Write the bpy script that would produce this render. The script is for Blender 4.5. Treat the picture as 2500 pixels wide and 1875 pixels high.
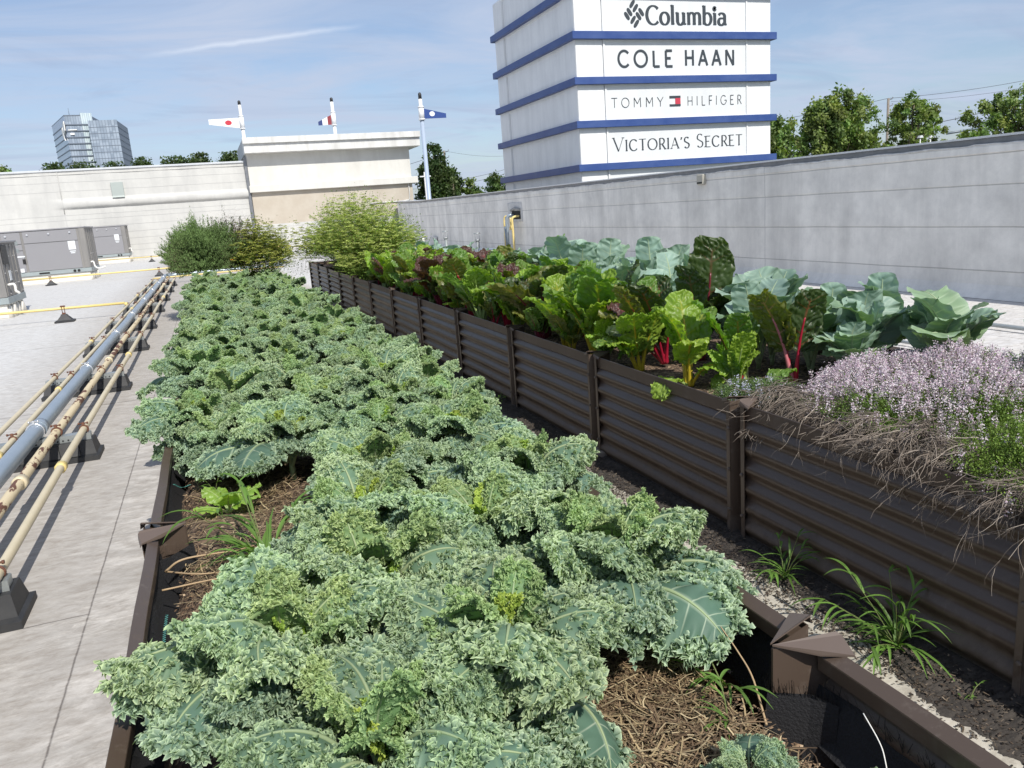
import bpy, math, random
import numpy as np
from mathutils import Matrix, Vector
S=bpy.context.scene
for o in list(bpy.data.objects): bpy.data.objects.remove(o)
PI=math.pi
# ------------------------------------------------------------------ camera
cd=bpy.data.cameras.new('camera'); cam=bpy.data.objects.new('camera',cd); S.collection.objects.link(cam); S.camera=cam
FPX=1920.; cd.sensor_width=36.; cd.lens=36.*FPX/2500.; cd.clip_start=.05; cd.clip_end=4000
_fw=np.array([500-1250.,557-937.5,FPX]); _fw/=np.linalg.norm(_fw)
_dy=(-(626.*(500-1250.))-FPX**2)/(557-937.5)
_dn=np.array([626.,_dy,FPX]); _dn/=np.linalg.norm(_dn); _rt=np.cross(_dn,_fw)
W=lambda c:Vector((float(np.dot(c,_rt)),float(np.dot(c,_fw)),float(-np.dot(c,_dn))))
_x=W(np.array([1.,0,0])); _y=W(np.array([0,-1.,0])); _z=W(np.array([0,0,-1.]))
M=Matrix((( _x[0],_y[0],_z[0],0),(_x[1],_y[1],_z[1],0),(_x[2],_y[2],_z[2],1.6),(0,0,0,1)))
cam.matrix_world=M
# ------------------------------------------------------------------ light
SUN=Vector((.15,-.95,1.)).normalized()
sd=bpy.data.lights.new('sun','SUN'); so=bpy.data.objects.new('sun',sd); S.collection.objects.link(so)
sd.energy=4.0; sd.angle=math.radians(.55); sd.color=(1.,.955,.88)
so.rotation_euler=SUN.to_track_quat('Z','Y').to_euler(); so.location=(3,-8,12)
S.view_settings.view_transform='Standard'; S.view_settings.look='None'; S.view_settings.exposure=.33; S.view_settings.gamma=1
wd=bpy.data.worlds.new('World'); S.world=wd; wd.use_nodes=True; nt=wd.node_tree; nt.nodes.clear()
def N(t,typ,**k):
    n=t.nodes.new(typ)
    for a,b in k.items():
        if a=='i':
            for q,v in b.items(): n.inputs[q].default_value=v
        else: setattr(n,a,b)
    return n
def L(t,a,b): t.links.new(a,b)
sky=N(nt,'ShaderNodeTexSky',sky_type='NISHITA',sun_disc=False,sun_elevation=math.asin(SUN.z),sun_rotation=math.atan2(SUN.x,SUN.y),air_density=1.0,dust_density=1.2,ozone_density=1.6,altitude=200)
tc=N(nt,'ShaderNodeTexCoord'); sp=N(nt,'ShaderNodeSeparateXYZ'); L(nt,tc.outputs['Generated'],sp.inputs[0])
def MA(t,op,a,b=None,c=None,clamp=False):
    n=N(t,'ShaderNodeMath',operation=op,use_clamp=clamp)
    for i,v in enumerate((a,b,c)):
        if v is None: continue
        if isinstance(v,(int,float)): n.inputs[i].default_value=v
        else: L(t,v,n.inputs[i])
    return n.outputs[0]
zz=MA(nt,'ADD',MA(nt,'MAXIMUM',sp.outputs[2],0.),.12)
cx=MA(nt,'DIVIDE',sp.outputs[0],zz); cyy=MA(nt,'DIVIDE',sp.outputs[1],zz)
cb=N(nt,'ShaderNodeCombineXYZ'); L(nt,cx,cb.inputs[0]); L(nt,cyy,cb.inputs[1])
mp=N(nt,'ShaderNodeMapping'); mp.inputs['Rotation'].default_value=(0,0,.5); mp.inputs['Scale'].default_value=(.55,1.1,1); L(nt,cb.outputs[0],mp.inputs[0])
n1=N(nt,'ShaderNodeTexNoise',i={'Scale':1.0,'Detail':10,'Roughness':.60,'Distortion':1.3}); L(nt,mp.outputs[0],n1.inputs[0])
r1=N(nt,'ShaderNodeValToRGB'); r1.color_ramp.elements[0].position=.38; r1.color_ramp.elements[1].position=.62; L(nt,n1.outputs[0],r1.inputs[0])
# a few darker broken patches low on the right
n2=N(nt,'ShaderNodeTexNoise',i={'Scale':1.6,'Detail':8,'Roughness':.6,'Distortion':1.4}); L(nt,mp.outputs[0],n2.inputs[0])
r2=N(nt,'ShaderNodeValToRGB'); r2.color_ramp.elements[0].position=.5; r2.color_ramp.elements[1].position=.72; L(nt,n2.outputs[0],r2.inputs[0])
# contrail: a thin band of air on a great circle between two directions
def dirpx(u,v):
    d=np.array([u-1250.,v-937.5,FPX]); w=W(d); w.normalize(); return w
a_=dirpx(480,118); b_=dirpx(770,78); nn=a_.cross(b_).normalized(); mid=(a_+b_).normalized()
vd=N(nt,'ShaderNodeVectorMath',operation='DOT_PRODUCT'); L(nt,tc.outputs['Generated'],vd.inputs[0]); vd.inputs[1].default_value=nn
nz=N(nt,'ShaderNodeTexNoise',i={'Scale':30,'Detail':4}); L(nt,tc.outputs['Generated'],nz.inputs[0])
dd=MA(nt,'ABSOLUTE',MA(nt,'ADD',vd.outputs['Value'],MA(nt,'MULTIPLY',MA(nt,'SUBTRACT',nz.outputs[0],.5),.006)))
vm=N(nt,'ShaderNodeVectorMath',operation='DOT_PRODUCT'); L(nt,tc.outputs['Generated'],vm.inputs[0]); vm.inputs[1].default_value=mid
mr=N(nt,'ShaderNodeMapRange',i={1:.0,2:.0036,3:1.,4:0.}); L(nt,dd,mr.inputs[0])
m2=N(nt,'ShaderNodeMapRange',i={1:math.cos(.125),2:math.cos(.02),3:0.,4:1.}); L(nt,vm.outputs['Value'],m2.inputs[0])
trail=MA(nt,'MULTIPLY',MA(nt,'MULTIPLY',mr.outputs[0],m2.outputs[0]),.55)
trail=MA(nt,'MULTIPLY',trail,.8)
bgs=N(nt,'ShaderNodeMix',data_type='RGBA',blend_type='MULTIPLY'); bgs.inputs[0].default_value=1.; L(nt,sky.outputs[0],bgs.inputs[6]); bgs.inputs[7].default_value=(.094,.098,.105,1)
mxa=N(nt,'ShaderNodeMix',data_type='RGBA'); L(nt,MA(nt,'MULTIPLY_ADD',r1.outputs[0],.66,.24),mxa.inputs[0]); L(nt,bgs.outputs[2],mxa.inputs[6]); mxa.inputs[7].default_value=(.435,.50,.635,1)
mxb=N(nt,'ShaderNodeMix',data_type='RGBA'); L(nt,MA(nt,'MULTIPLY',r2.outputs[0],.45),mxb.inputs[0]); L(nt,mxa.outputs[2],mxb.inputs[6]); mxb.inputs[7].default_value=(.28,.35,.50,1)
mxc=N(nt,'ShaderNodeMix',data_type='RGBA'); L(nt,trail,mxc.inputs[0]); L(nt,mxb.outputs[2],mxc.inputs[6]); mxc.inputs[7].default_value=(.75,.8,.88,1)
bg=N(nt,'ShaderNodeBackground'); bg.inputs[1].default_value=1.0; L(nt,mxc.outputs[2],bg.inputs[0])
wo=N(nt,'ShaderNodeOutputWorld'); L(nt,bg.outputs[0],wo.inputs[0])
S.render.engine='CYCLES'; S.cycles.max_bounces=4; S.cycles.diffuse_bounces=3; S.cycles.transmission_bounces=3; S.cycles.transparent_max_bounces=4; S.cycles.glossy_bounces=2
# ------------------------------------------------------------------ object helpers
COL=S.collection
def tag(o,label=None,cat=None,group=None,kind=None):
    if label: o['label']=label
    if cat: o['category']=cat
    if group: o['group']=group
    if kind: o['kind']=kind
    return o
def thing(name,label,cat,loc=(0,0,0),rz=0,group=None):
    o=bpy.data.objects.new(name,None); COL.objects.link(o); o.location=loc; o.rotation_euler=(0,0,rz); o.empty_display_size=.1
    return tag(o,label,cat,group)
def flush_ribbons(q):
    for (n,fold,mi,up),L_ in q.pend.items():
        P=np.stack([x[0] for x in L_]); w=np.stack([x[1] for x in L_])[:,:,None]; c=np.stack([x[2] for x in L_])
        T=np.gradient(P,axis=1); T/=np.maximum(np.linalg.norm(T,axis=2,keepdims=True),1e-9); B=np.cross(T,np.array(up)); B/=np.maximum(np.linalg.norm(B,axis=2,keepdims=True),1e-6)
        if fold: Nn=np.cross(B,T); V=np.stack([P-B*w/2+Nn*w*fold,P,P+B*w/2+Nn*w*fold],2); k=3
        else: V=np.stack([P-B*w/2,P+B*w/2],2); k=2
        F=grid_faces(n,k); m=len(L_); F=(F[None]+(np.arange(m)*n*k)[:,None,None]).reshape(-1,4)
        q.add(V.reshape(-1,3),F,np.repeat(c.reshape(-1,3),k,axis=0),mi,True)
    q.pend={}
def ribbon(q,P,w,col,up=None,fold=0.,mi=0):
    P=np.asarray(P,float); n=len(P); c=np.broadcast_to(np.asarray(col,float),(n,3)); q.pend.setdefault((n,fold,mi,tuple(up) if up is not None else (0,0,1.)),[]).append((P,np.broadcast_to(np.asarray(w,float),(n,)),c))
class MB:
    """collects numpy geometry; rows: verts, faces(list of index arrays), colour, material index"""
    def __init__(s): s.pend={};s.V=[];s.F=[];s.C=[];s.M=[];s.S=[];s.n=0
    def add(s,V,F,col=(1,1,1),mi=0,smooth=True):
        V=np.asarray(V,float); F=np.asarray(F,int)
        c=np.asarray(col,float)
        if c.ndim==1: c=np.tile(c[:3],(len(V),1))
        s.V.append(V); s.C.append(c[:,:3]); s.F.append(F+s.n); s.M.append(np.full(len(F),mi)); s.S.append(np.full(len(F),smooth)); s.n+=len(V)
        return s
    def mesh(s,name,mats):
        flush_ribbons(s)
        V=np.concatenate(s.V); C=np.concatenate(s.C)
        li=[];ls=[];lt=[];k=0
        for f in s.F:
            m,w=f.shape; li.append(f.ravel()); ls.append(k+np.arange(m)*w); lt.append(np.full(m,w)); k+=m*w
        li=np.concatenate(li); ls=np.concatenate(ls); lt=np.concatenate(lt)
        me=bpy.data.meshes.new(name); me.vertices.add(len(V)); me.vertices.foreach_set('co',V.ravel())
        me.loops.add(len(li)); me.loops.foreach_set('vertex_index',li); me.polygons.add(len(ls)); me.polygons.foreach_set('loop_start',ls); me.polygons.foreach_set('loop_total',lt)
        me.polygons.foreach_set('material_index',np.concatenate(s.M)); me.polygons.foreach_set('use_smooth',np.concatenate(s.S))
        a=me.color_attributes.new('tint','FLOAT_COLOR','POINT'); a.data.foreach_set('color',np.concatenate([C,np.ones((len(C),1))],1).ravel())
        for m in (mats if isinstance(mats,(list,tuple)) else [mats]): me.materials.append(m)
        me.update(calc_edges=True); me.validate(); return me
    def obj(s,name,mats,parent=None,loc=(0,0,0)): return link(name,s.mesh(name,mats),parent,loc)
    # shapes
    def box(s,x0,x1,y0,y1,z0,z1,col=(1,1,1),mi=0,bev=0):
        if bev<=0:
            V=[(x,y,z) for z in (z0,z1) for (x,y) in ((x0,y0),(x1,y0),(x1,y1),(x0,y1))]
            return s.add(V,[(0,3,2,1),(4,5,6,7),(0,1,5,4),(1,2,6,5),(2,3,7,6),(3,0,4,7)],col,mi,False)
        b=bev; V=[]
        for z,i in ((z0,b),(z0+b,0),(z1-b,0),(z1,b)):
            V+=[(x0+i+b,y0+i,z),(x1-i-b,y0+i,z),(x1-i,y0+i+b,z),(x1-i,y1-i-b,z),(x1-i-b,y1-i,z),(x0+i+b,y1-i,z),(x0+i,y1-i-b,z),(x0+i,y0+i+b,z)]
        F=[]
        for r in range(3):
            for k in range(8):
                F.append((r*8+k,r*8+(k+1)%8,(r+1)*8+(k+1)%8,(r+1)*8+k))
        s.add(V,F,col,mi,False); o=s.n-32
        s.F.append(np.array([[o+7,o+6,o+5,o+4,o+3,o+2,o+1,o+0],[o+24,o+25,o+26,o+27,o+28,o+29,o+30,o+31]])); s.M.append(np.full(2,mi)); s.S.append(np.full(2,False))
        return s
    def tube(s,P,r,n=8,col=(1,1,1),mi=0,cap=True,smooth=True):
        P=np.asarray(P,float); m=len(P); r=np.broadcast_to(np.asarray(r,float),(m,))
        T=np.gradient(P,axis=0); T/=np.maximum(np.linalg.norm(T,axis=1,keepdims=True),1e-9)
        up=np.array([0,0,1.]) if abs(T[0,2])<.9 else np.array([0,1.,0])
        U=np.empty_like(T); u=np.cross(up,T[0]); u/=np.linalg.norm(u)
        for i in range(m):
            u=u-T[i]*np.dot(u,T[i]); u/=max(np.linalg.norm(u),1e-9); U[i]=u
        Wv=np.cross(T,U); a=np.arange(n)*2*PI/n
        V=P[:,None]+r[:,None,None]*(np.cos(a)[None,:,None]*U[:,None]+np.sin(a)[None,:,None]*Wv[:,None])
        F=[(i*n+k,i*n+(k+1)%n,(i+1)*n+(k+1)%n,(i+1)*n+k) for i in range(m-1) for k in range(n)]
        c=np.asarray(col,float)
        if c.ndim==2: c=np.repeat(c,n,axis=0)
        s.add(V.reshape(-1,3),F,c,mi,smooth)
        if cap:
            o=s.n-m*n
            s.F.append(np.array([[o+k for k in range(n)][::-1],[o+(m-1)*n+k for k in range(n)]])); s.M.append(np.full(2,mi)); s.S.append(np.full(2,False))
        return s
    def prism(s,poly,axis,a,b,col=(1,1,1),mi=0,smooth=False):
        """extrude a 2-D polygon along axis ('x','y','z') from a to b"""
        n=len(poly); V=[]
        for t in (a,b):
            for p,q in poly: V.append({'x':(t,p,q),'y':(p,t,q),'z':(p,q,t)}[axis])
        s.add(V,[(k,(k+1)%n,n+(k+1)%n,n+k) for k in range(n)],col,mi,smooth); o=s.n-2*n
        s.F.append(np.array([[o+k for k in range(n)][::-1],[o+n+k for k in range(n)]])); s.M.append(np.full(2,mi)); s.S.append(np.full(2,False))
        return s
def link(name,me,parent=None,loc=(0,0,0)):
    o=bpy.data.objects.new(name,me); COL.objects.link(o); o.location=loc
    if parent: o.parent=parent
    return o
def grid_faces(nu,nv):
    i=np.arange(nu-1)[:,None]*nv+np.arange(nv-1)[None]; i=i.ravel()
    return np.stack([i,i+nv,i+nv+1,i+1],1)
def smoothpath(P,n):
    """catmull-rom resample"""
    P=np.asarray(P,float); Q=np.vstack([2*P[0]-P[1],P,2*P[-1]-P[-2]]); m=len(P)-1
    t=np.linspace(0,m,n); k=np.minimum(t.astype(int),m-1); f=(t-k)[:,None]; p0,p1,p2,p3=Q[k],Q[k+1],Q[k+2],Q[k+3]
    return .5*((2*p1)+(-p0+p2)*f+(2*p0-5*p1+4*p2-p3)*f*f+(-p0+3*p1-3*p2+p3)*f**3)
# ------------------------------------------------------------------ materials
def mat(name,col=(.5,.5,.5),rough=.6,metal=0.,noise=None,bump=0.,bscale=20.,attr=False,transl=0.,var=0.,spec=.5,coat=0.,build=None,tcol=None):
    m=bpy.data.materials.new(name); m.use_nodes=True; t=m.node_tree; t.nodes.clear()
    out=N(t,'ShaderNodeOutputMaterial'); p=N(t,'ShaderNodeBsdfPrincipled'); 
    p.inputs['Roughness'].default_value=rough; p.inputs['Metallic'].default_value=metal; p.inputs['Specular IOR Level'].default_value=spec; p.inputs['Coat Weight'].default_value=coat
    c=None
    if attr:
        a=N(t,'ShaderNodeAttribute',attribute_name='tint'); c=a.outputs['Color']
    else:
        r=N(t,'ShaderNodeRGB'); r.outputs[0].default_value=(*col,1); c=r.outputs[0]
    tcn=N(t,'ShaderNodeTexCoord')
    if noise:
        sc,amt,c2=noise
        nz=N(t,'ShaderNodeTexNoise',i={'Scale':sc,'Detail':7,'Roughness':.62}); L(t,tcn.outputs['Object'],nz.inputs[0])
        rr=N(t,'ShaderNodeMapRange',i={1:.38,2:.66,3:0.,4:amt}); L(t,nz.outputs[0],rr.inputs[0])
        mx=N(t,'ShaderNodeMix',data_type='RGBA'); L(t,rr.outputs[0],mx.inputs[0]); L(t,c,mx.inputs[6]); mx.inputs[7].default_value=(*c2,1); c=mx.outputs[2]
    if var:
        oi=N(t,'ShaderNodeObjectInfo'); hs=N(t,'ShaderNodeHueSaturation')
        L(t,MA(t,'MULTIPLY_ADD',oi.outputs['Random'],var*.12,.5-var*.06),hs.inputs['Hue'])
        wn=N(t,'ShaderNodeTexWhiteNoise',noise_dimensions='1D'); L(t,oi.outputs['Random'],wn.inputs['W'])
        L(t,MA(t,'MULTIPLY_ADD',wn.outputs['Value'],var*1.0,1-var*.45),hs.inputs['Value']); L(t,c,hs.inputs['Color']); c=hs.outputs[0]
    if build: c=build(t,c,tcn,p) or c
    L(t,c,p.inputs['Base Color'])
    if bump:
        nb=N(t,'ShaderNodeTexNoise',i={'Scale':bscale,'Detail':6,'Roughness':.6}); L(t,tcn.outputs['Object'],nb.inputs[0])
        bn=N(t,'ShaderNodeBump',i={'Strength':bump,'Distance':.01}); L(t,nb.outputs[0],bn.inputs['Height'])
        if p.inputs['Normal'].is_linked: L(t,p.inputs['Normal'].links[0].from_socket,bn.inputs['Normal'])
        L(t,bn.outputs[0],p.inputs['Normal'])
    sh=p.outputs[0]
    if transl:
        tr=N(t,'ShaderNodeBsdfTranslucent'); g=N(t,'ShaderNodeMix',data_type='RGBA',blend_type='MULTIPLY'); g.inputs[0].default_value=1; L(t,c,g.inputs[6]); g.inputs[7].default_value=(*(tcol or (1.5,1.7,.6)),1); L(t,g.outputs[2],tr.inputs[0])
        ms=N(t,'ShaderNodeMixShader'); ms.inputs[0].default_value=transl; L(t,sh,ms.inputs[1]); L(t,tr.outputs[0],ms.inputs[2]); sh=ms.outputs[0]
    L(t,sh,out.inputs[0]); return m
def streaks(axis_scale,amt,dark,bands=(),bandw=.012,bandcol=(.3,.3,.3),bandamt=.5,wob=.012,zlo=0,zhi=2.,mott=.15,vert=None):
    """vertical dirt runs + horizontal membrane laps with their lip shade painted dark, at fixed world heights"""
    def f(t,c,tcn,p):
        mp=N(t,'ShaderNodeMapping'); mp.inputs['Scale'].default_value=axis_scale; L(t,tcn.outputs['Object'],mp.inputs[0])
        nz=N(t,'ShaderNodeTexNoise',i={'Scale':1.,'Detail':8,'Roughness':.65,'Distortion':.25}); L(t,mp.outputs[0],nz.inputs[0])
        rr=N(t,'ShaderNodeMapRange',i={1:.42,2:.75,3:0.,4:amt}); L(t,nz.outputs[0],rr.inputs[0])
        mx=N(t,'ShaderNodeMix',data_type='RGBA'); L(t,rr.outputs[0],mx.inputs[0]); L(t,c,mx.inputs[6]); mx.inputs[7].default_value=(*dark,1); c=mx.outputs[2]
        n3=N(t,'ShaderNodeTexNoise',i={'Scale':1.3,'Detail':6,'Roughness':.7}); L(t,tcn.outputs['Object'],n3.inputs[0])
        r3=N(t,'ShaderNodeMapRange',i={1:.4,2:.7,3:0.,4:mott}); L(t,n3.outputs[0],r3.inputs[0])
        m3=N(t,'ShaderNodeMix',data_type='RGBA'); L(t,r3.outputs[0],m3.inputs[0]); L(t,c,m3.inputs[6]); m3.inputs[7].default_value=(*dark,1); c=m3.outputs[2]
        s=N(t,'ShaderNodeSeparateXYZ'); L(t,tcn.outputs['Object'],s.inputs[0])
        n2=N(t,'ShaderNodeTexNoise',i={'Scale':.9,'Detail':3}); L(t,tcn.outputs['Object'],n2.inputs[0])
        zz=MA(t,'MULTIPLY_ADD',n2.outputs[0],wob*2,MA(t,'SUBTRACT',s.outputs[2],wob))
        tot=None; hgt=None
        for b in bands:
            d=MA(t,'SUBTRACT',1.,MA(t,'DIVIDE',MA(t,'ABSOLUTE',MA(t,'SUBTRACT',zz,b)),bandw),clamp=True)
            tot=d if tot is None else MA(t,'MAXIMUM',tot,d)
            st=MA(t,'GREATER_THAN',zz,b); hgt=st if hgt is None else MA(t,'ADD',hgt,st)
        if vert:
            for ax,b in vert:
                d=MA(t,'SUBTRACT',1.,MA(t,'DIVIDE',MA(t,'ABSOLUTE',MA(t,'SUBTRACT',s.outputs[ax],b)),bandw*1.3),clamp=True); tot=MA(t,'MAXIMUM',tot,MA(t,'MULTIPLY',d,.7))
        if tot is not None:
            m4=N(t,'ShaderNodeMix',data_type='RGBA'); L(t,MA(t,'MULTIPLY',tot,bandamt),m4.inputs[0]); L(t,c,m4.inputs[6]); m4.inputs[7].default_value=(*bandcol,1); c=m4.outputs[2]  # lap lines: seam dirt with the lip's shade painted into the colour
            h=MA(t,'ADD',MA(t,'MULTIPLY',hgt,1.),MA(t,'MULTIPLY',n3.outputs[0],1.6))
            bn=N(t,'ShaderNodeBump',i={'Strength':.5,'Distance':.012}); L(t,h,bn.inputs['Height']); L(t,bn.outputs[0],p.inputs['Normal'])
        return c
    return f
rng=np.random.default_rng(7); random.seed(7)
K=54/44.
def bk(x,z): return x*K,1.6+(z-1.6)*K      # plane y=54 from plane y=44
# ------------------------------------------------------------------ setting
def roofbuild(t,c,tcn,p):
    s=N(t,'ShaderNodeSeparateXYZ'); L(t,tcn.outputs['Object'],s.inputs[0])
    # brushed coating marks + chalky streaks
    mp=N(t,'ShaderNodeMapping'); mp.inputs['Scale'].default_value=(1.6,3.2,1); mp.inputs['Rotation'].default_value=(0,0,.5); L(t,tcn.outputs['Object'],mp.inputs[0])
    nz=N(t,'ShaderNodeTexNoise',i={'Scale':1.4,'Detail':9,'Roughness':.72,'Distortion':.8}); L(t,mp.outputs[0],nz.inputs[0])
    # brownish near the beds on the left, white-grey to the far left / right
    g=N(t,'ShaderNodeMapRange',i={1:-2.4,2:-1.0,3:0.,4:1.}); L(t,MA(t,'ADD',s.outputs[0],MA(t,'MULTIPLY',nz.outputs[0],.9)),g.inputs[0])
    g2=N(t,'ShaderNodeMapRange',i={1:1.35,2:1.6,3:1.,4:0.}); L(t,s.outputs[0],g2.inputs[0])
    br=MA(t,'MULTIPLY',MA(t,'MULTIPLY',g.outputs[0],g2.outputs[0]),.85)
    m0=N(t,'ShaderNodeMix',data_type='RGBA'); L(t,br,m0.inputs[0]); L(t,c,m0.inputs[6]); m0.inputs[7].default_value=(.37,.345,.315,1)
    gr=N(t,'ShaderNodeMapRange',i={1:3.4,2:4.2,3:0.,4:1.}); L(t,s.outputs[0],gr.inputs[0])
    mw=N(t,'ShaderNodeMix',data_type='RGBA'); L(t,gr.outputs[0],mw.inputs[0]); L(t,m0.outputs[2],mw.inputs[6]); mw.inputs[7].default_value=(.62,.61,.60,1)
    r=N(t,'ShaderNodeMapRange',i={1:.44,2:.64,3:0.,4:.85}); L(t,nz.outputs[0],r.inputs[0])
    # chalk strongest on the strip beside the bed
    ch=N(t,'ShaderNodeMapRange',i={1:-.80,2:-.66,3:.25,4:1.}); L(t,s.outputs[0],ch.inputs[0])
    m1=N(t,'ShaderNodeMix',data_type='RGBA'); L(t,MA(t,'MULTIPLY',r.outputs[0],ch.outputs[0]),m1.inputs[0]); L(t,mw.outputs[2],m1.inputs[6]); m1.inputs[7].default_value=(.66,.63,.59,1)
    n2=N(t,'ShaderNodeTexNoise',i={'Scale':5.,'Detail':10,'Roughness':.75}); L(t,mp.outputs[0],n2.inputs[0])
    r2=N(t,'ShaderNodeMapRange',i={1:.42,2:.70,3:0.,4:.6}); L(t,n2.outputs[0],r2.inputs[0])
    m2=N(t,'ShaderNodeMix',data_type='RGBA'); L(t,r2.outputs[0],m2.inputs[0]); L(t,m1.outputs[2],m2.inputs[6]); m2.inputs[7].default_value=(.20,.165,.13,1)
    # pale scuffed concrete-like strip between the beds
    wv=N(t,'ShaderNodeTexNoise',i={'Scale':7,'Detail':8,'Roughness':.7}); L(t,tcn.outputs['Object'],wv.inputs[0])
    q=MA(t,'ADD',s.outputs[0],MA(t,'MULTIPLY',MA(t,'SUBTRACT',wv.outputs[0],.5),.35))
    w1=N(t,'ShaderNodeMapRange',i={1:1.1,2:1.14,3:0.,4:1.}); L(t,q,w1.inputs[0]); w2=N(t,'ShaderNodeMapRange',i={1:2.1,2:2.3,3:1.,4:0.}); L(t,q,w2.inputs[0])
    m3=N(t,'ShaderNodeMix',data_type='RGBA'); L(t,MA(t,'MULTIPLY',MA(t,'MULTIPLY',w1.outputs[0],w2.outputs[0]),.9),m3.inputs[0]); L(t,m2.outputs[2],m3.inputs[6])
    rw=N(t,'ShaderNodeValToRGB'); rw.color_ramp.elements[0].position=.3; rw.color_ramp.elements[0].color=(.20,.17,.125,1); rw.color_ramp.elements[1].position=.56; rw.color_ramp.elements[1].color=(.50,.46,.38,1); L(t,n2.outputs[0],rw.inputs[0]); L(t,rw.outputs[0],m3.inputs[7])
    # laps of the membrane: long ones parallel to the beds, short cross ones
    wob=MA(t,'MULTIPLY',MA(t,'SUBTRACT',wv.outputs[0],.5),.012)
    tot=None
    for b in (-.715,5.6,7.15):
        d=MA(t,'SUBTRACT',1.,MA(t,'DIVIDE',MA(t,'ABSOLUTE',MA(t,'SUBTRACT',MA(t,'ADD',s.outputs[0],wob),b)),.006),clamp=True); tot=d if tot is None else MA(t,'MAXIMUM',tot,d)
    lf=MA(t,'LESS_THAN',s.outputs[0],-.715)
    for b in (3.62,8.4,13.6,17.2,20.6,25.,29.5,36.,43.):
        d=MA(t,'SUBTRACT',1.,MA(t,'DIVIDE',MA(t,'ABSOLUTE',MA(t,'SUBTRACT',MA(t,'ADD',s.outputs[1],wob),b)),.006 if b<5 else .02),clamp=True); tot=MA(t,'MAXIMUM',tot,MA(t,'MULTIPLY',d,lf))
    m4=N(t,'ShaderNodeMix',data_type='RGBA'); L(t,MA(t,'MULTIPLY',tot,.8),m4.inputs[0]); L(t,m3.outputs[2],m4.inputs[6]); m4.inputs[7].default_value=(.07,.06,.055,1)
    mp2=N(t,'ShaderNodeMapping'); mp2.inputs['Scale'].default_value=(9,26,1); mp2.inputs['Rotation'].default_value=(0,0,-.45); L(t,tcn.outputs['Object'],mp2.inputs[0])
    n5=N(t,'ShaderNodeTexNoise',i={'Scale':1.,'Detail':12,'Roughness':.8,'Distortion':1.2}); L(t,mp2.outputs[0],n5.inputs[0])
    n6=N(t,'ShaderNodeTexNoise',i={'Scale':1.1,'Detail':3,'Roughness':.5}); L(t,tcn.outputs['Object'],n6.inputs[0])
    r5=N(t,'ShaderNodeMapRange',i={1:.50,2:.68,3:0.,4:.75}); L(t,n5.outputs[0],r5.inputs[0])
    r6=N(t,'ShaderNodeMapRange',i={1:.38,2:.62,3:.15,4:1.}); L(t,n6.outputs[0],r6.inputs[0])
    m5=N(t,'ShaderNodeMix',data_type='RGBA'); L(t,MA(t,'MULTIPLY',r5.outputs[0],r6.outputs[0]),m5.inputs[0]); L(t,m4.outputs[2],m5.inputs[6]); m5.inputs[7].default_value=(.66,.63,.58,1)
    r7=N(t,'ShaderNodeMapRange',i={1:.30,2:.46,3:.55,4:0.}); L(t,n5.outputs[0],r7.inputs[0])
    m6=N(t,'ShaderNodeMix',data_type='RGBA'); L(t,r7.outputs[0],m6.inputs[0]); L(t,m5.outputs[2],m6.inputs[6]); m6.inputs[7].default_value=(.19,.16,.13,1); m4=m6
    bn=N(t,'ShaderNodeBump',i={'Strength':.35,'Distance':.006}); L(t,MA(t,'SUBTRACT',n2.outputs[0],tot),bn.inputs['Height']); L(t,bn.outputs[0],p.inputs['Normal'])
    return m4.outputs[2]
M_roof=mat('roof_membrane',(.60,.60,.59),.75,build=roofbuild,spec=.25)
b=MB(); nx,ny=2,2
b.box(-40,9.7,-12,60,-.4,0,(1,1,1)); o=b.obj('roof_floor',M_roof); tag(o,kind='structure')
M_ground=mat('ground_far',(.10,.12,.07),.9,noise=(.05,.8,(.2,.2,.19)))
b=MB(); b.box(-1500,1500,-400,2500,-9.5,-9.,(1,1,1)); tag(b.obj('ground',M_ground),kind='structure')
# ------------------------------------------------------------------ right parapet wall
wx=[(-12,9.25),(6,9.25),(14,9.29),(20,9.34),(26,9.40),(32,9.47),(36.9,9.56),(41,9.85),(46,10.6),(53.5,12.35)]
def wz(y): return 2.0+.004*max(y-6,0)+(.0 if y<37 else .015*(y-37))
ys=np.unique(np.concatenate([np.linspace(-12,53.5,90),[p[0] for p in wx]])); xs=np.interp(ys,[p[0] for p in wx],[p[1] for p in wx])
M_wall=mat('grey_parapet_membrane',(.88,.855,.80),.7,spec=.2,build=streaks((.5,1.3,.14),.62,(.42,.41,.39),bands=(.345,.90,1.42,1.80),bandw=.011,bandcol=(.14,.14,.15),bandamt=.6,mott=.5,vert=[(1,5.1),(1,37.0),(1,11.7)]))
wall=thing('parapet_wall','long grey parapet wall with dirty rain streaks behind the chard bed','wall',(0,0,0))
prof=[(0.,-.4),(0.,-.0),(-.13,.005),(-.11,.02),(-.04,.10),(-.008,.17),(.0,.34),(-.006,.345),(-.004,.9),(-.010,.905),(-.006,1.42),(-.012,1.425),(-.010,1.80),(-.024,1.806),(-.02,1.88),(-.008,1.905),(.30,1.905)]
def sweep(prof,mb,col=(1,1,1),top=0,ys=ys,xs=xs,wav=.0,closed=False,sm=False):
    P=[]
    for i,(y,x) in enumerate(zip(ys,xs)):
        for (dx,z) in prof:
            P.append((x+dx+wav*math.sin(y*2.3+z*9)*math.sin(y*.7),y,z if z<.2 else z*(wz(y)/2.0)))
    F=grid_faces(len(ys),len(prof))
    if closed:
        n=len(prof); F=np.vstack([F,[(i*n+n-1,(i+1)*n+n-1,(i+1)*n,i*n) for i in range(len(ys)-1)]])
    mb.add(P,F,col,0,sm); return mb
yd=np.linspace(-12,53.5,400); xd=np.interp(yd,[p[0] for p in wx],[p[1] for p in wx])
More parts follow.
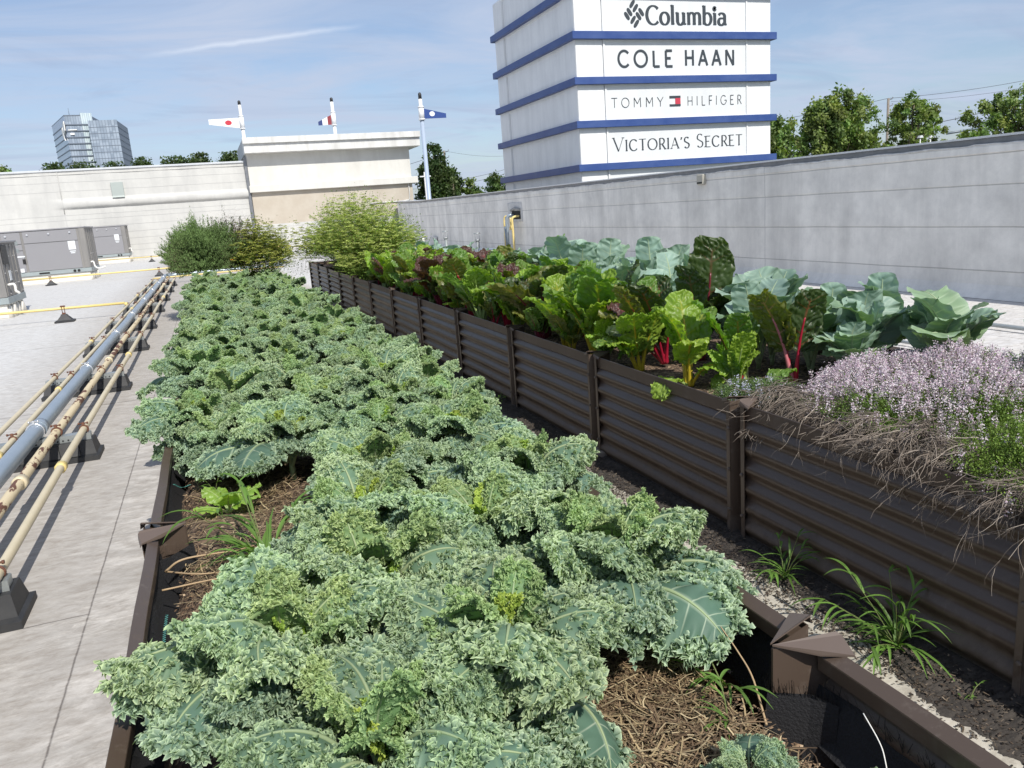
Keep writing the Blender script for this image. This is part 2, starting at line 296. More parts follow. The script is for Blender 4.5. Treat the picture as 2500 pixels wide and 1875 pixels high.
o=sweep(prof,MB(),ys=yd,xs=xd,wav=.004).obj('wall_face',M_wall,wall)
M_steel=mat('dull_grey_metal_trim',(.19,.2,.215),.45,metal=.6,noise=(6,.5,(.3,.3,.31)))
M_cop=mat('pale_coping_metal',(.62,.64,.66),.35,metal=.2,noise=(3,.3,(.45,.46,.48)))
sweep([(.012,1.9),(.012,1.985),(.03,1.985),(.03,1.9)],MB(),closed=True).obj('flashing_strip',M_steel,wall)
sweep([(-.03,1.988),(-.03,2.012),(.36,2.03),(.36,1.9),(.34,1.9),(.34,1.988)],MB(),closed=True).obj('coping',M_cop,wall)
M_out=mat('outer_wall_stucco',(.45,.42,.38),.85); sweep([(.30,-9),(.30,1.9),(.32,1.9),(.32,-9)],MB(),closed=True).obj('outer_face',M_out,wall)
# sagging membrane edge (irregular dripped lip along the top)
M_lip=mat('dripped_coating',(.66,.66,.65),.55,noise=(8,.6,(.36,.34,.32)))
b=MB(); yl=np.linspace(-2,37,420); P=np.stack([np.interp(yl,[p[0] for p in wx],[p[1] for p in wx])-.012,yl,1.903*np.array([wz(y) for y in yl])/2+.004+.006*np.sin(yl*7)+rng.normal(0,.003,len(yl))],1)
b.tube(P,.013+.004*np.sin(yl*3.1),6); b.obj('coating_lip',M_lip,wall)
M_patch=mat('patch_membrane',(.60,.60,.59),.6,noise=(5,.4,(.3,.3,.3)))
M_dark=mat('dark_opening',(.02,.02,.02),.9)
def scupper(y,z,n):
    b=MB(); b.box(9.28,9.318,y-.34,y+.34,z-.19,z+.19,bev=.012)
    o=b.obj('scupper_patch',M_patch,wall)
    for k in range(n):
        yy=y+.15-.3*k; zz=z+.03-.06*k
        c=MB(); c.box(9.268,9.282,yy-.105,yy+.105,zz-.1,zz+.1,bev=.004); q=c.obj('scupper_frame',M_patch,o)
        c=MB(); c.box(9.262,9.270,yy-.075,yy+.075,zz-.075,zz+.07); c.obj('scupper_opening',M_dark,o)
scupper(18.0,.19,2)
b=MB(); b.box(9.40,9.47,34.1,34.9,.12,.5,bev=.01); b.obj('scupper_patch',M_patch,wall)
M_vent=mat('beige_vent_plastic',(.42,.40,.34),.5)
b=MB(); b.box(9.20,9.29,13.47,13.70,1.72,1.93,bev=.02); o=b.obj('wall_vent',M_vent); tag(o,'small beige box vent high on the grey parapet wall','vent')
b=MB(); b.box(9.195,9.20,13.50,13.67,1.75,1.78); 
c=b.obj('vent_slot',M_dark,o)
# pipe opening in wall
o=MB().box(9.345,9.375,23.5,24.75,1.08,1.68,bev=.01).obj('pipe_patch',M_patch,wall)
MB().box(9.335,9.347,23.62,24.35,1.16,1.42).obj('pipe_opening',M_dark,o)
M_fold=mat('folded_membrane_grey',(.33,.33,.32),.7,noise=(9,.5,(.2,.2,.2)))
MB().tube([(9.33,23.6,1.45),(9.3,24.0,1.50),(9.33,24.4,1.44)],.045,8).obj('pipe_hood',M_fold,o)
# ------------------------------------------------------------------ back wall (white membrane)
bx0,bx1=-40.,bk(2.36,0)[0]
zt=bk(0,4.82)[1]
bands=[bk(0,z)[1] for z in (4.21,3.79,2.66,2.43,2.06,1.71,1.385,1.06,.79,.45)]
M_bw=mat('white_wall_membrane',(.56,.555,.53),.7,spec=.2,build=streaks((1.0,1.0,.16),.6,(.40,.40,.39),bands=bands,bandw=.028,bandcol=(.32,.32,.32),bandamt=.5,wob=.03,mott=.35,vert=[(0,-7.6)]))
bwall=thing('back_wall','tall white membrane covered wall behind the rooftop units','wall')
b=MB(); nX=160; X=np.linspace(bx0,bx1,nX); Zp=[(-.4,0),(0,0),(.12,-.06)]  # front face with a soft bulge band
zlist=np.array([-.4,0.,.25,.8,1.5,2.2,2.9]+list(np.linspace(3.15,3.95,16))+[4.4,5.,zt-.12])
P=[]
for x in X:
    bul=1/(1+math.exp(-(x+7.6)*6))
    for z in zlist:
        d=.0
        t=(z-3.55)/.27
        if abs(t)<1: d=-.17*bul*math.sqrt(1-t*t)*(1+.12*math.sin(x*3.1))
        if z<=0: d=-.0
        P.append((x,54+d+.012*math.sin(x*2.1+z*3),z))
b.add(P,grid_faces(nX,len(zlist)),(1,1,1),0,True); b.F[-1]=b.F[-1][:,::-1]
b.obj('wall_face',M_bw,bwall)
MB().box(bx0,bx1,54.02,54.6,-9,zt-.13).obj('wall_core',M_out,bwall)
MB().box(bx0,bx1,53.93,54.7,zt-.12,zt,bev=.02).obj('coping',M_cop,bwall)
MB().tube([(bx0,53.99,zt-.3),(bx1,53.99,zt-.3)],.02,5).obj('membrane_lap',M_bw,bwall)
MB().tube([(-7.62,53.97,zt-.15),(-7.6,53.97,3.0)],.02,5).obj('vertical_lap',M_bw,bwall)
M_hatch=mat('pale_grey_green_metal',(.36,.40,.38),.5)
h0=bk(-3.98,4.10); h1=bk(-3.43,3.36)
b=MB(); b.box(h0[0],h1[0],53.86,54.0,h1[1]+.1,h0[1],bev=.015); o=b.obj('wall_hatch',M_hatch); tag(o,'square grey green metal hatch hanging on the white wall','hatch')
MB().prism([(53.80,h1[1]+.02),(53.86,h1[1]+.12),(53.99,h1[1]+.12),(53.99,h1[1]+.02)],'x',h0[0],h1[0]).obj('hatch_lip',M_hatch,o)
# ------------------------------------------------------------------ stucco building
M_stw=mat('white_stucco',(.66,.65,.61),.85,bump=.2,bscale=60,build=streaks((1.2,1.2,.25),.35,(.42,.40,.36),mott=.2))
M_cor=mat('white_cornice_metal',(.70,.70,.68),.5,build=streaks((1.8,1.8,.3),.6,(.36,.35,.33),mott=.25))
M_stb=mat('tan_stucco',(.45,.40,.33),.9,bump=.3,bscale=80,noise=(1.2,.6,(.54,.50,.43)))
st=thing('stucco_building','low white stucco block with deep cornice over a tan stucco base','building')
xl=bk(2.5,0)[0]; xr=bk(11.05,0)[0]
def Z(z): return bk(0,z)[1]
MB().box(xl,xr,53.9,62,Z(3.35),Z(5.2)).obj('upper_wall',M_stw,st)
MB().box(xl+.02,xr+.02,53.95,62,Z(1.55),Z(3.3)).obj('lower_wall',M_stb,st)
MB().box(xl-.05,bk(10.6,0)[0],53.80,53.948,-.3,Z(1.55)).obj('base_wall',M_bw,st)
b=MB(); x0,x1=xl-.1,bk(11.75,0)[0]*53.1/54
b.prism([(53.15,Z(5.12)+.02),(53.9,Z(5.12)),(62,Z(5.12)),(62,Z(5.87)),(53.1,Z(5.87)),(53.1,Z(5.56)),(53.15,Z(5.55))],'x',x0,x1); b.obj('cornice',M_cor,st)
MB().box(x0-.05,x1+.03,53.0,53.06,Z(5.58),Z(5.88),bev=.01).obj('cornice_fascia',M_cor,st)
MB().box(xl-.08,bk(11.37,0)[0],53.68,54.4,Z(3.2),Z(3.55),bev=.02).obj('belt_course',M_stw,st)
cp=smoothpath([(xr-.25,53.9,Z(3.2)),(xr-.25,53.9,Z(2.5)),(xr-.5,53.9,Z(2.3)),(xr-2.2,53.9,Z(2.27)),(xr-3.,53.9,Z(2.27))],24)
MB().tube(cp,.035,6).obj('wall_conduit',M_cor,st)
MB().box(bx1-.02,xl-.02,53.85,54.0,0,Z(5.)).obj('corner_joint',M_steel,st)
# ------------------------------------------------------------------ flag poles
M_polew=mat('white_pole_paint',(.72,.73,.74),.4); M_poleb=mat('pale_blue_grey_pole_paint',(.35,.42,.53),.4); M_blk=mat('black_cap_plastic',(.02,.02,.022),.5)
def flagmat(n,c): return mat(n,c,.6)
F_w=flagmat('white_flag',(.75,.76,.78)); F_r=flagmat('red_flag',(.5,.03,.05)); F_dr=flagmat('dark_red_flag',(.22,.03,.04)); F_b=flagmat('blue_flag',(.02,.06,.24)); F_nb=flagmat('navy_flag',(.02,.04,.15))
def pole(x,y,zb,zs0,zs1,zt,r,label):
    p=thing('flag_pole',label,'flag pole',(x,y,zb),group='white poles with rigid pennants')
    MB().tube([(0,0,0),(0,0,zs0-zb)],r,14,mi=0).obj('lower_pole',M_poleb if x>9 and y<40 else M_polew,p)
    MB().tube([(0,0,zs0-zb),(0,0,zt-zb-.28)],r*.92,14).obj('upper_pole',M_polew,p)
    q=MB(); q.tube([(0,0,zs0-zb-.0),(0,0,zs1-zb)],r*1.35,14); q.tube([(0,0,zs0-zb-.04),(0,0,zs0-zb+.02)],r*1.6,14); q.tube([(0,0,zs1-zb-.02),(0,0,zs1-zb+.04)],r*1.5,14); q.obj('sleeve',M_polew,p)
    q=MB(); q.tube([(0,0,zt-zb-.28),(0,0,zt-zb-.06),(0,0,zt-zb)],[r*.85,r*.8,r*.35],12); q.obj('cap',M_blk,p)
    return p
def pennant(p,zb,poly,mats_cols,disc=None,th=.04):
    """poly: list of panels [(x0,zt0,zb0,x1,zt1,zb1,mat)] in pole coordinates"""
    root=None
    for (x0,t0,b0,x1,t1,b1,m) in mats_cols:
        q=MB(); q.prism([(x0,b0-zb),(x1,b1-zb),(x1,t1-zb),(x0,t0-zb)],'y',-th/2,th/2)
        o=q.obj('pennant',m,p if root is None else root)
        if root is None: root=o
        else: o.name='pennant_stripe'
    if disc:
        dx,dz,rx,rz_,m=disc; a=np.linspace(0,2*PI,33)[:-1]
        q=MB(); q.prism([(dx+rx*math.cos(t),dz-zb+rz_*math.sin(t)) for t in a],'y',-th/2-.004,th/2+.004); q.obj('disc',m,root)
k=57/46.
def k2(x,z,kk=k): return x*kk,1.6+(z-1.6)*kk
x,_=k2(2.65,0); zb=5.5
p=pole(x,57,zb,k2(0,6.62)[1],k2(0,7.23)[1],k2(0,8.04)[1],.115,'leftmost flag pole with a white pennant bearing a red disc')
pennant(p,zb,None,[(-.16,k2(0,7.17)[1],k2(0,6.64)[1],-2.05,k2(0,7.12)[1],k2(0,6.86)[1],F_w)],(-.84,k2(0,6.93)[1],.21,.155,F_r))
x,_=k2(7.5,0)
p=pole(x,57,zb,k2(0,6.64)[1],k2(0,7.29)[1],k2(0,8.08)[1],.125,'middle flag pole with a short blue, white and dark red pennant')
xa,xb,xc_,xd_=-.16,-.42,-.78,-1.06
zt_=lambda u: k2(0,7.17-(7.17-6.83)*u)[1]; zb_=lambda u: k2(0,6.66-.02*u)[1]
uu=lambda x:(x+.16)/(-.9)
pennant(p,zb,None,[(xa,zt_(0),zb_(0),xb,zt_(uu(xb)),zb_(uu(xb)),F_dr),(xb,zt_(uu(xb)),zb_(uu(xb)),xc_,zt_(uu(xc_)),zb_(uu(xc_)),F_w),(xc_,zt_(uu(xc_)),zb_(uu(xc_)),xd_,zt_(1),zb_(1),F_nb)])
p=pole(9.80,36,-9,5.66,6.17,6.80,.095,'tall right hand flag pole with a blue pennant bearing a white disc')
pennant(p,-9,None,[(.11,6.11,5.68,1.14,5.88,5.69,F_b)],(.49,5.88,.125,.105,F_w))
# ------------------------------------------------------------------ sign tower
X0,X1,Y0,Y1=12.74,20.80,26.,33.65
M_sg=mat('white_sign_panel',(.69,.71,.72),.45,build=streaks((1.6,1.6,.4),.35,(.52,.54,.56),mott=.2)); M_sgp=mat('white_tower_metal',(.78,.79,.79),.4,build=streaks((2.2,2.2,.35),.45,(.52,.53,.54),mott=.18)); M_blue=mat('royal_blue_band',(.022,.058,.215),.45,build=streaks((1.2,1.2,3),.5,(.075,.125,.30),mott=.3))
M_ink=mat('dark_slate_lettering',(.035,.045,.055),.5); M_inkred=mat('red_lettering',(.5,.04,.07),.5)
tw=thing('sign_tower','big white square sign tower with blue bands and shop names','sign',(X0,Y0,-9))
tw0=(-X0,-Y0,9.)
def tb(name,m,parent,*bx,bev=0):
    b=MB()
    for q in bx: b.box(q[0]-X0,q[1]-X0,q[2]-Y0,q[3]-Y0,q[4]+9,q[5]+9,bev=bev)
    return b.obj(name,m,parent)
tb('core',M_sgp,tw,(X0,X1,Y0,Y1,-9,9.9))
BZ=[(1.34,1.58)]+[(2.58,2.82),(4.04,4.28),(5.48,5.72),(6.95,7.20),(8.42,8.67)]
for (a,c) in BZ: tb('blue_band',M_blue,tw,(X0-.2,X1+.2,Y0-.2,Y1+.2,a,c),bev=.006)
LV=[(-.2,1.34),(1.58,2.58),(2.82,4.04),(4.28,5.48),(5.72,6.95),(7.20,8.42),(8.67,9.9)]
panels=[]
for (a,c) in LV:
    # corner pilasters stand 3 cm proud, panel framed between
    tb('pilaster',M_sgp,tw,(X0-.03,13.72,Y0-.03,Y0+.0,a,c)); tb('pilaster',M_sgp,tw,(19.80,X1+.03,Y0-.03,Y0,a,c))
    tb('pilaster',M_sgp,tw,(X0-.04,X0-.002,Y0-.0,27.0,a,c)); tb('pilaster',M_sgp,tw,(X0-.04,X0-.002,32.7,Y1+.03,a,c))
    fr=MB()
    for q in ((13.76,19.78,a+.0,a+.05),(13.76,19.78,c-.05,c),(13.76,13.82,a+.05,c-.05),(19.72,19.78,a+.05,c-.05)):
        fr.box(q[0]-X0,q[1]-X0,-.055,-.001,q[2]+9,q[3]+9)
    fr.obj('panel_frame',M_sgp,tw)
    panels.append(tb('sign_panel',M_sg,tw,(13.82,19.72,Y0-.022,Y0-.001,a+.05,c-.05)))
    fr=MB()
    for q in ((27.0,32.7,c-.09,c),(27.0,27.07,a,c-.09),(32.63,32.7,a,c-.09)): fr.box(-.025,-.001,q[0]-Y0,q[1]-Y0,q[2]+9,q[3]+9)
    fr.obj('side_frame',M_sgp,tw)
# ---- lettering: strokes with a broad pen
def arc(cx,cy,rx,ry,a0,a1,n=20): 
    a=np.radians(np.linspace(a0,a1,n)); return [(cx+rx*math.cos(t),cy+ry*math.sin(t)) for t in a]
def glyph(ch):
    """returns advance width, strokes, serifs. cap height 1. stroke=(pts, w) w None=pen, else multiple"""
    G={
    'C':(.78,[(arc(.42,.5,.38,.5,42,318,30),None)],[]),
    'O':(.92,[(arc(.46,.5,.42,.5,0,360,40),None)],[]),
    'L':(.55,[([(.12,1),(.12,0)],None),([(.12,.0),(.52,.0)],'h')],[(.12,1),(.12,0)]),
    'E':(.60,[([(.12,1),(.12,0)],None),([(.12,1),(.55,1)],'h'),([(.12,.52),(.45,.52)],'h'),([(.12,0),(.57,0)],'h')],[(.06,1),(.06,0)]),
    'F':(.55,[([(.12,1),(.12,0)],None),([(.12,1),(.52,1)],'h'),([(.12,.52),(.48,.52)],'h')],[(.12,0)]),
    'H':(.80,[([(.12,1),(.12,0)],None),([(.68,1),(.68,0)],None),([(.12,.5),(.68,.5)],'h')],[]),
    'A':(.80,[([(.06,0),(.40,1)],'t'),([(.40,1),(.74,0)],None),([(.19,.33),(.61,.33)],'h')],[(.06,0),(.74,0)]),
    'N':(.82,[([(.12,0),(.12,1)],None),([(.12,1),(.70,0)],None),([(.70,0),(.70,1)],None)],[]),
    'T':(.70,[([(.35,1),(.35,0)],None),([(.02,1),(.68,1)],'h')],[(.35,0)]),
    'M':(.98,[([(.12,0),(.14,1)],None),([(.14,1),(.49,.35)],None),([(.49,.35),(.84,1)],None),([(.84,1),(.86,0)],None)],[]),
    'Y':(.72,[([(.02,1),(.36,.48)],None),([(.70,1),(.36,.48)],None),([(.36,.48),(.36,0)],None)],[]),
    'I':(.26,[([(.13,1),(.13,0)],None)],[(.13,1),(.13,0)]),
    'G':(.86,[(arc(.44,.5,.38,.5,45,335,30),None),([(.82,.29),(.82,.48)],None),([(.58,.48),(.82,.48)],'h')],[]),
    'R':(.66,[([(.12,1),(.12,0)],None),([(.12,1),(.30,1)]+arc(.32,.74,.22,.26,90,-90,14)+[(.12,.48)],None),([(.32,.48),(.62,0)],None)],[(.12,0),(.64,0)]),
    'V':(.80,[([(.04,1),(.40,0)],None),([(.40,0),(.76,1)],'t')],[(.04,1),(.76,1)]),
    'S':(.58,[(arc(.29,.75,.21,.25,35,215,16)+[(.29,.51)]+arc(.29,.25,.22,.25,40,-150,16),None)],[]),
    "'":(.22,[([(.13,1),(.12,.90),(.06,.80)],None)],[]),
    ' ':(.42,[],[]),
    'o':(.60,[(arc(.30,.33,.245,.33,0,360,34),None)],[]),
    'l':(.30,[([(.16,1.06),(.16,0)],None),([(.05,1.02),(.16,1.05)],'h')],[(.17,0)]),
    'u':(.66,[([(.14,.66),(.14,.22)]+arc(.31,.22,.17,.22,180,300,10)+[(.50,.16)],None),([(.52,.66),(.52,0)],None),([(.03,.63),(.14,.66)],'h'),([(.41,.63),(.52,.66)],'h')],[(.57,0)]),
    'm':(.95,[([(.15,.66),(.15,0)],None),([(.04,.63),(.15,.66)],'h'),([(.15,.5)]+arc(.33,.46,.16,.2,140,0,10)+[(.49,0)],None),([(.49,.5)]+arc(.67,.46,.16,.2,140,0,10)+[(.83,0)],None)],[(.15,0),(.49,0),(.83,0)]),
    'b':(.64,[([(.14,1.06),(.14,0.03)],None),([(.03,1.02),(.14,1.05)],'h'),([(.14,.5)]+arc(.34,.33,.235,.33,120,-150,24)+[(.14,.08)],None)],[]),
    'i':(.29,[([(.15,.66),(.15,0)],None),([(.04,.63),(.15,.66)],'h'),(arc(.14,.9,.035,.04,0,360,10),1.1)],[(.15,0)]),
    'a':(.56,[(arc(.28,.48,.19,.18,155,10,12)+[(.47,0.05)],None),([(.46,.38)]+arc(.25,.19,.17,.19,80,330,18),None)],[(.50,0)]),
    }
    return G[ch]
def text(name,parent,s,x0,x1,zb,h,thick,thin,mt,serif=False,smallcaps=None,track=0.,slope=0.,first=1.0):
    """fills x0..x1 on the front of the tower; heights in metres"""
    adv=[];tot=0
    for i,ch in enumerate(s):
        sc=1. if (smallcaps is None or i in smallcaps) else smallcaps_scale
        adv.append((tot,sc)); tot+=glyph(ch)[0]*sc+track
    tot-=track; kx=(x1-x0)/(tot*h)
    b=MB(); dep=.010; cnt=0
    for i,ch in enumerate(s):
        a,sc=adv[i]; w,strokes,serifs=glyph(ch); hh=h*sc; ox=x0+a*h*kx
        for pts,wm in strokes:
            P=np.array([(ox+p[0]*hh*kx,zb+p[1]*hh) for p in pts])
            T=np.gradient(P,axis=0); T/=np.linalg.norm(T,axis=1,keepdims=True)
            v=np.abs(T[:,1])**1.3
            wd=(thin+(thick-thin)*v)
            if wm=='h' or wm=='t': wd=np.full(len(P),thin)
            elif isinstance(wm,float): wd=np.full(len(P),thick*wm)
            Nn=np.stack([-T[:,1],T[:,0]],1)
            A=P+Nn*wd[:,None]/2; B=P-Nn*wd[:,None]/2
            yo=-.022-.0009*(cnt%9+1); cnt+=1
            V=[];n=len(P)
            for j in range(n): V+=[(A[j,0]-X0,yo-dep,A[j,1]+9),(B[j,0]-X0,yo-dep,B[j,1]+9),(B[j,0]-X0,yo,B[j,1]+9),(A[j,0]-X0,yo,A[j,1]+9)]
            F=[]
            for j in range(n-1):
                for q in range(4): F.append((j*4+q,j*4+(q+1)%4,(j+1)*4+(q+1)%4,(j+1)*4+q))
            F+= [(0,3,2,1),((n-1)*4,(n-1)*4+1,(n-1)*4+2,(n-1)*4+3)]
            b.add(V,F,(1,1,1),0,False)
        if serif:
            for (sx,sz) in serifs:
                yo=-.022-.0009*(cnt%9+1); cnt+=1; hw=.11*hh; cx_=ox+sx*hh*kx; cz=zb+sz*hh-(thin*.5 if sz>.5 else -thin*.5)
                b.box(cx_-hw-X0,cx_+hw-X0,yo-dep,yo,cz-thin*.5+9,cz+thin*.5+9)
    return b.obj(name,mt,parent)
smallcaps_scale=.82
text('lettering',panels[5],'Columbia',15.52,18.86,7.46,.61,.125,.05,M_ink,serif=True,track=.02)
# diamond of eight rounded bars
b=MB(); cxl,czl=15.04,7.80
def bar(u,v,ang,l=.30,w=.125):
    a=np.linspace(0,2*PI,25)[:-1]; P=[]
    for t in a:
        ex=2.6; px=math.copysign(abs(math.cos(t))**(2/ex),math.cos(t))*l/2; pz=math.copysign(abs(math.sin(t))**(2/ex),math.sin(t))*w/2
        P.append((u+px*math.cos(ang)-pz*math.sin(ang),v+px*math.sin(ang)+pz*math.cos(ang)))
    b.prism([(cxl+p[0]*1.0-X0,czl+p[1]+9) for p in P],'y',-.040,-.0225)
def lp(px,py): return ((px-422)*.00282-.0,(232-py)*.00255)
for (px,py,a) in ((398,106,1),(442,157,1),(358,209,-1),(320,260,-1),(523,208,-1),(483,259,-1),(405,307,1),(449,357,1)):
    u,v=lp(px,py); bar(u,v,a*.93)
b.obj('logo_mark',M_ink,panels[5])
text('lettering',panels[4],'COLE',14.33,16.56,6.06,.53,.085,.085,M_ink,track=.3); text('lettering',panels[4],'HAAN',17.05,19.22,6.08,.53,.085,.085,M_ink,track=.3)
text('lettering',panels[3],'TOMMY',14.0,16.12,4.70,.32,.021,.021,M_ink,track=.42)
text('lettering',panels[3],'HILFIGER',17.12,19.52,4.70,.32,.021,.021,M_ink,track=.42)
b=MB(); fx0,fx1,fz0,fz1=16.38,16.84,4.69,5.05
b.box(fx0-X0,fx1-X0,-.040,-.0225,fz1-.08+9,fz1+9); b.box(fx0-X0,fx1-X0,-.040,-.0225,fz0+9,fz0+.07+9); fl=b.obj('flag_mark',M_ink,panels[3])
MB().box((fx0+fx1)/2+.01-X0,fx1-.002-X0,-.038,-.0225,fz0+.071+9,fz1-.081+9).obj('flag_red',M_inkred,fl)
text('lettering',panels[2],"VICTORIA'S SECRET",14.0,19.54,3.21,.47,.052,.018,M_ink,serif=True,smallcaps={0,11},track=.10)
# ------------------------------------------------------------------ rooftop air conditioners
M_ac=mat('grey_ac_paint',(.245,.242,.255),.5,noise=(1.5,.4,(.26,.26,.27))); M_acr=mat('weathered_ac_side',(.19,.185,.18),.6,build=streaks((3,3,.3),.7,(.33,.31,.28)))
M_acb=mat('ac_base_rail',(.30,.345,.35),.5,noise=(4,.4,(.22,.24,.25))); M_curb=mat('curb_membrane',(.74,.70,.62),.7,noise=(1.5,.5,(.55,.52,.48)))
M_lab=mat('label_sticker',(.75,.77,.78),.5,noise=(30,.5,(.4,.45,.5))); M_chrome=mat('bolt_metal',(.75,.75,.76),.3,metal=.7); M_pvc=mat('white_pvc',(.75,.74,.70),.5)
M_cu=mat('copper_fitting',(.42,.19,.10),.45,metal=.5); M_black=mat('black_rubber',(.025,.026,.028),.6,noise=(12,.4,(.06,.06,.06)))
def elbow(pts,r,m,parent,name='drain_pipe',n=10,k=5):
    return MB().tube(smoothpath(pts,len(pts)*k),r,n).obj(name,m,parent)
def ac(x1,y0,w,d,zb,zt,label,detail,xl=None):
    """x1 = right edge, y0 = front; cabinet w wide, d deep"""
    a=thing('rooftop_ac_unit',label,'air conditioner',(x1-w,y0,0),group='rooftop air conditioners')
    MB().box(.05,w-.06,.05,d-.05,0,zb-.1,bev=.01).obj('roof_curb',M_curb,a)
    q=MB(); 
    for k in range(6): q.tube([(w-.065,.15+k*d/6.5,.0),(w-.05+.04*math.sin(k*2),.16+k*d/6.5,zb-.14)],[.10,.05],6)
    q.obj('curb_fold',M_curb,a)
    MB().box(-.01,w+.01,-.01,d+.01,zb-.1,zb+.045,bev=.008).obj('base_rail',M_acb,a)
    MB().box(0,w-.002,0.,d,zb+.045,zt-.05,bev=.006).obj('cabinet',M_acr,a)
    MB().box(-.03,w+.03,-.03,d+.03,zt-.05,zt,bev=.012).obj('top_cover',M_ac,a)
    cut=[0,.95] if not detail else [0,.0,.60]
    # front panels
    pans=[]
    if detail==1:
        H0,H1=zb+.06,zt-.07; zc=H0+(H1-H0)*.70
        spans=[(w-2.05,w-.27,H0,zc),(w-2.05,w-.27,zc+.02,H1),(w-2.75,w-2.13,zc+.02,H1),(w-2.75,w-2.13,H0+.8,zc),(w-2.75,w-2.13,H0,H0+.78)]
    elif detail==2:
        H0,H1=zb+.06,zt-.07; zc=H0+(H1-H0)*.66; spans=[(w-1.75,w-.22,H0,zc),(w-1.75,w-.22,zc+.02,H1)]
    else: spans=[(.05,w-.3,zb+.06,zt-.07)]
    for i,(p0,p1,p2,p3) in enumerate(spans):
        pn=MB().box(max(p0,.02),p1,-.022,-.001,p2,p3,bev=.006).obj('panel',M_ac,a); pans.append(pn)
    q=MB(); q.box(w-.20,w-.0,-.018,-.001,zb+.05,zt-.06,bev=.004); q.obj('corner_panel',M_acr,a)
    if detail in (1,2):
        xs_=[w-.5,w-1.2,w-1.9,w-2.6] if detail==1 else [w-.45,w-.95,w-1.45]
        for xx in xs_:
            if xx>0: MB().tube([(xx,-.06,zt-.18),(xx,-.02,zt-.18)],[.035,.035],10).obj('bolt_head',M_chrome,a)
        MB().box(w-.62,w-.38,-.028,-.0225,zt-.82,zt-.50).obj('label_plate',M_lab,a)
        q=MB()
        for k in range(2): q.box(w-.60+.02*k,w-.40-.03*k,-.027,-.0225,zt-.90-.06*k,zt-.865-.06*k)
        q.obj('label_text_strip',M_lab,a)
        for xx in (.42,.56):
            MB().tube([(w-xx,-.03,zb-.03),(w-xx,-.012,zb-.03)],.05,14).obj('knockout_hole',M_dark,a)
        MB().box(w-1.75,w-1.4,-.016,-.0105,zb-.06,zb+.0).obj('rail_slot',M_dark,a)
    if detail==1:
        for zc2 in (.25,.52):
            q=MB()
            for k in range(6): q.box(w-2.5,w-2.25,-.03,-.0225,H0+.98-zc2+.27+k*.028,H0+.98-zc2+.285+k*.028)
            q.obj('louvre',M_acb,a)
        MB().box(w-2.52,w-2.1,-.032,-.0225,H0+.55,H0+.60).obj('label_plate',M_lab,a)
        MB().box(w-2.2,w-2.1,-.034,-.0225,H0+.30,H0+.48).obj('disconnect_switch',M_dark,a)
        MB().box(w-2.32,w-2.20,-.04,-.0225,H0-.0,H0+.14).obj('label_plate',M_lab,a)
        q=MB().tube([(w-2.75,-.1,H0+.04),(w-2.55,-.14,H0+.08),(w-2.38,-.1,H0+.09)],.025,8); q.obj('gas_valve',M_cu,a)
    # right hand side
    q=MB(); 
    for k in range(5): q.box(w-.001,w+.012,.06+k*d/5.2,.12+k*d/5.2,zb+.08,zt-.08)
    q.obj('side_rib',M_acr,a)
    q=MB()
    rr=np.random.default_rng(int(y0))
    for k in range(26 if detail==3 else 12):
        yy=rr.uniform(.05,d-.05); zz2=rr.choice([zb+.1,zb+.3,zb+.55,zb+.9,zt-.12]); q.box(w-.0,w+.016,yy,yy+.02,zz2,zz2+.02)
    q.obj('side_screw',M_chrome,a)
    elbow([(w,.25,zb+.30),(w+.10,.25,zb+.31),(w+.13,.25,zb+.26),(w+.13,.24,zb+.16),(w+.2,.16,zb+.12)] if detail!=1 else [(w,.12,zb+.24),(w+.10,.12,zb+.24),(w+.14,.1,zb+.05),(w+.30,.05,zb-.02),(w+.5,.0,zb+.04)],.028 if detail==3 else .03,M_pvc,a)
    return a
ac(-4.25,33.99,3.4,2.5,.42,2.0,'large grey rooftop air conditioner with louvres, middle one of the row',1)
ac(-4.30,51.2,2.3,1.8,.47,2.12,'smaller grey rooftop air conditioner standing nearest the white wall',2)
c=ac(-4.19,19.85,2.6,1.75,.40,1.65,'grey rooftop air conditioner cut by the left edge with a white drain elbow',3)
MB().box(2.30,2.50,-.03,-.0225,.95,1.45).obj('label_plate',M_lab,c)
MB().box(2.602,2.612,.55,.75,.78,1.0).obj('label_plate',M_lab,c)
MB().box(2.598,2.62,.2,.7,1.15,1.55).obj('side_window',M_black,c)
# ------------------------------------------------------------------ long pipes on supports
def paint(t,c,tcn,p): return None
M_cream=mat('cream_pipe_paint',(.60,.52,.36),.45,noise=(9,.5,(.50,.44,.30))); M_yel=mat('yellow_gas_pipe_paint',(.70,.56,.22),.45,noise=(7,.4,(.6,.45,.16)))
M_rustp=mat('cream_paint_flaking_to_rust',(.62,.52,.34),.6)
t=M_rustp.node_tree; pr=[n for n in t.nodes if n.type=='BSDF_PRINCIPLED'][0]; 
tcn=N(t,'ShaderNodeTexCoord'); mp=N(t,'ShaderNodeMapping'); mp.inputs['Scale'].default_value=(14,5,14); L(t,tcn.outputs['Object'],mp.inputs[0])
nz=N(t,'ShaderNodeTexNoise',i={'Scale':1.,'Detail':5,'Roughness':.6}); L(t,mp.outputs[0],nz.inputs[0])
n2=N(t,'ShaderNodeTexNoise',i={'Scale':.35,'Detail':1}); L(t,tcn.outputs['Object'],n2.inputs[0])
rr=N(t,'ShaderNodeMapRange',i={1:.575,2:.60,3:0.,4:1.}); L(t,MA(t,'ADD',nz.outputs[0],MA(t,'MULTIPLY',MA(t,'SUBTRACT',n2.outputs[0],.45),.6)),rr.inputs[0])
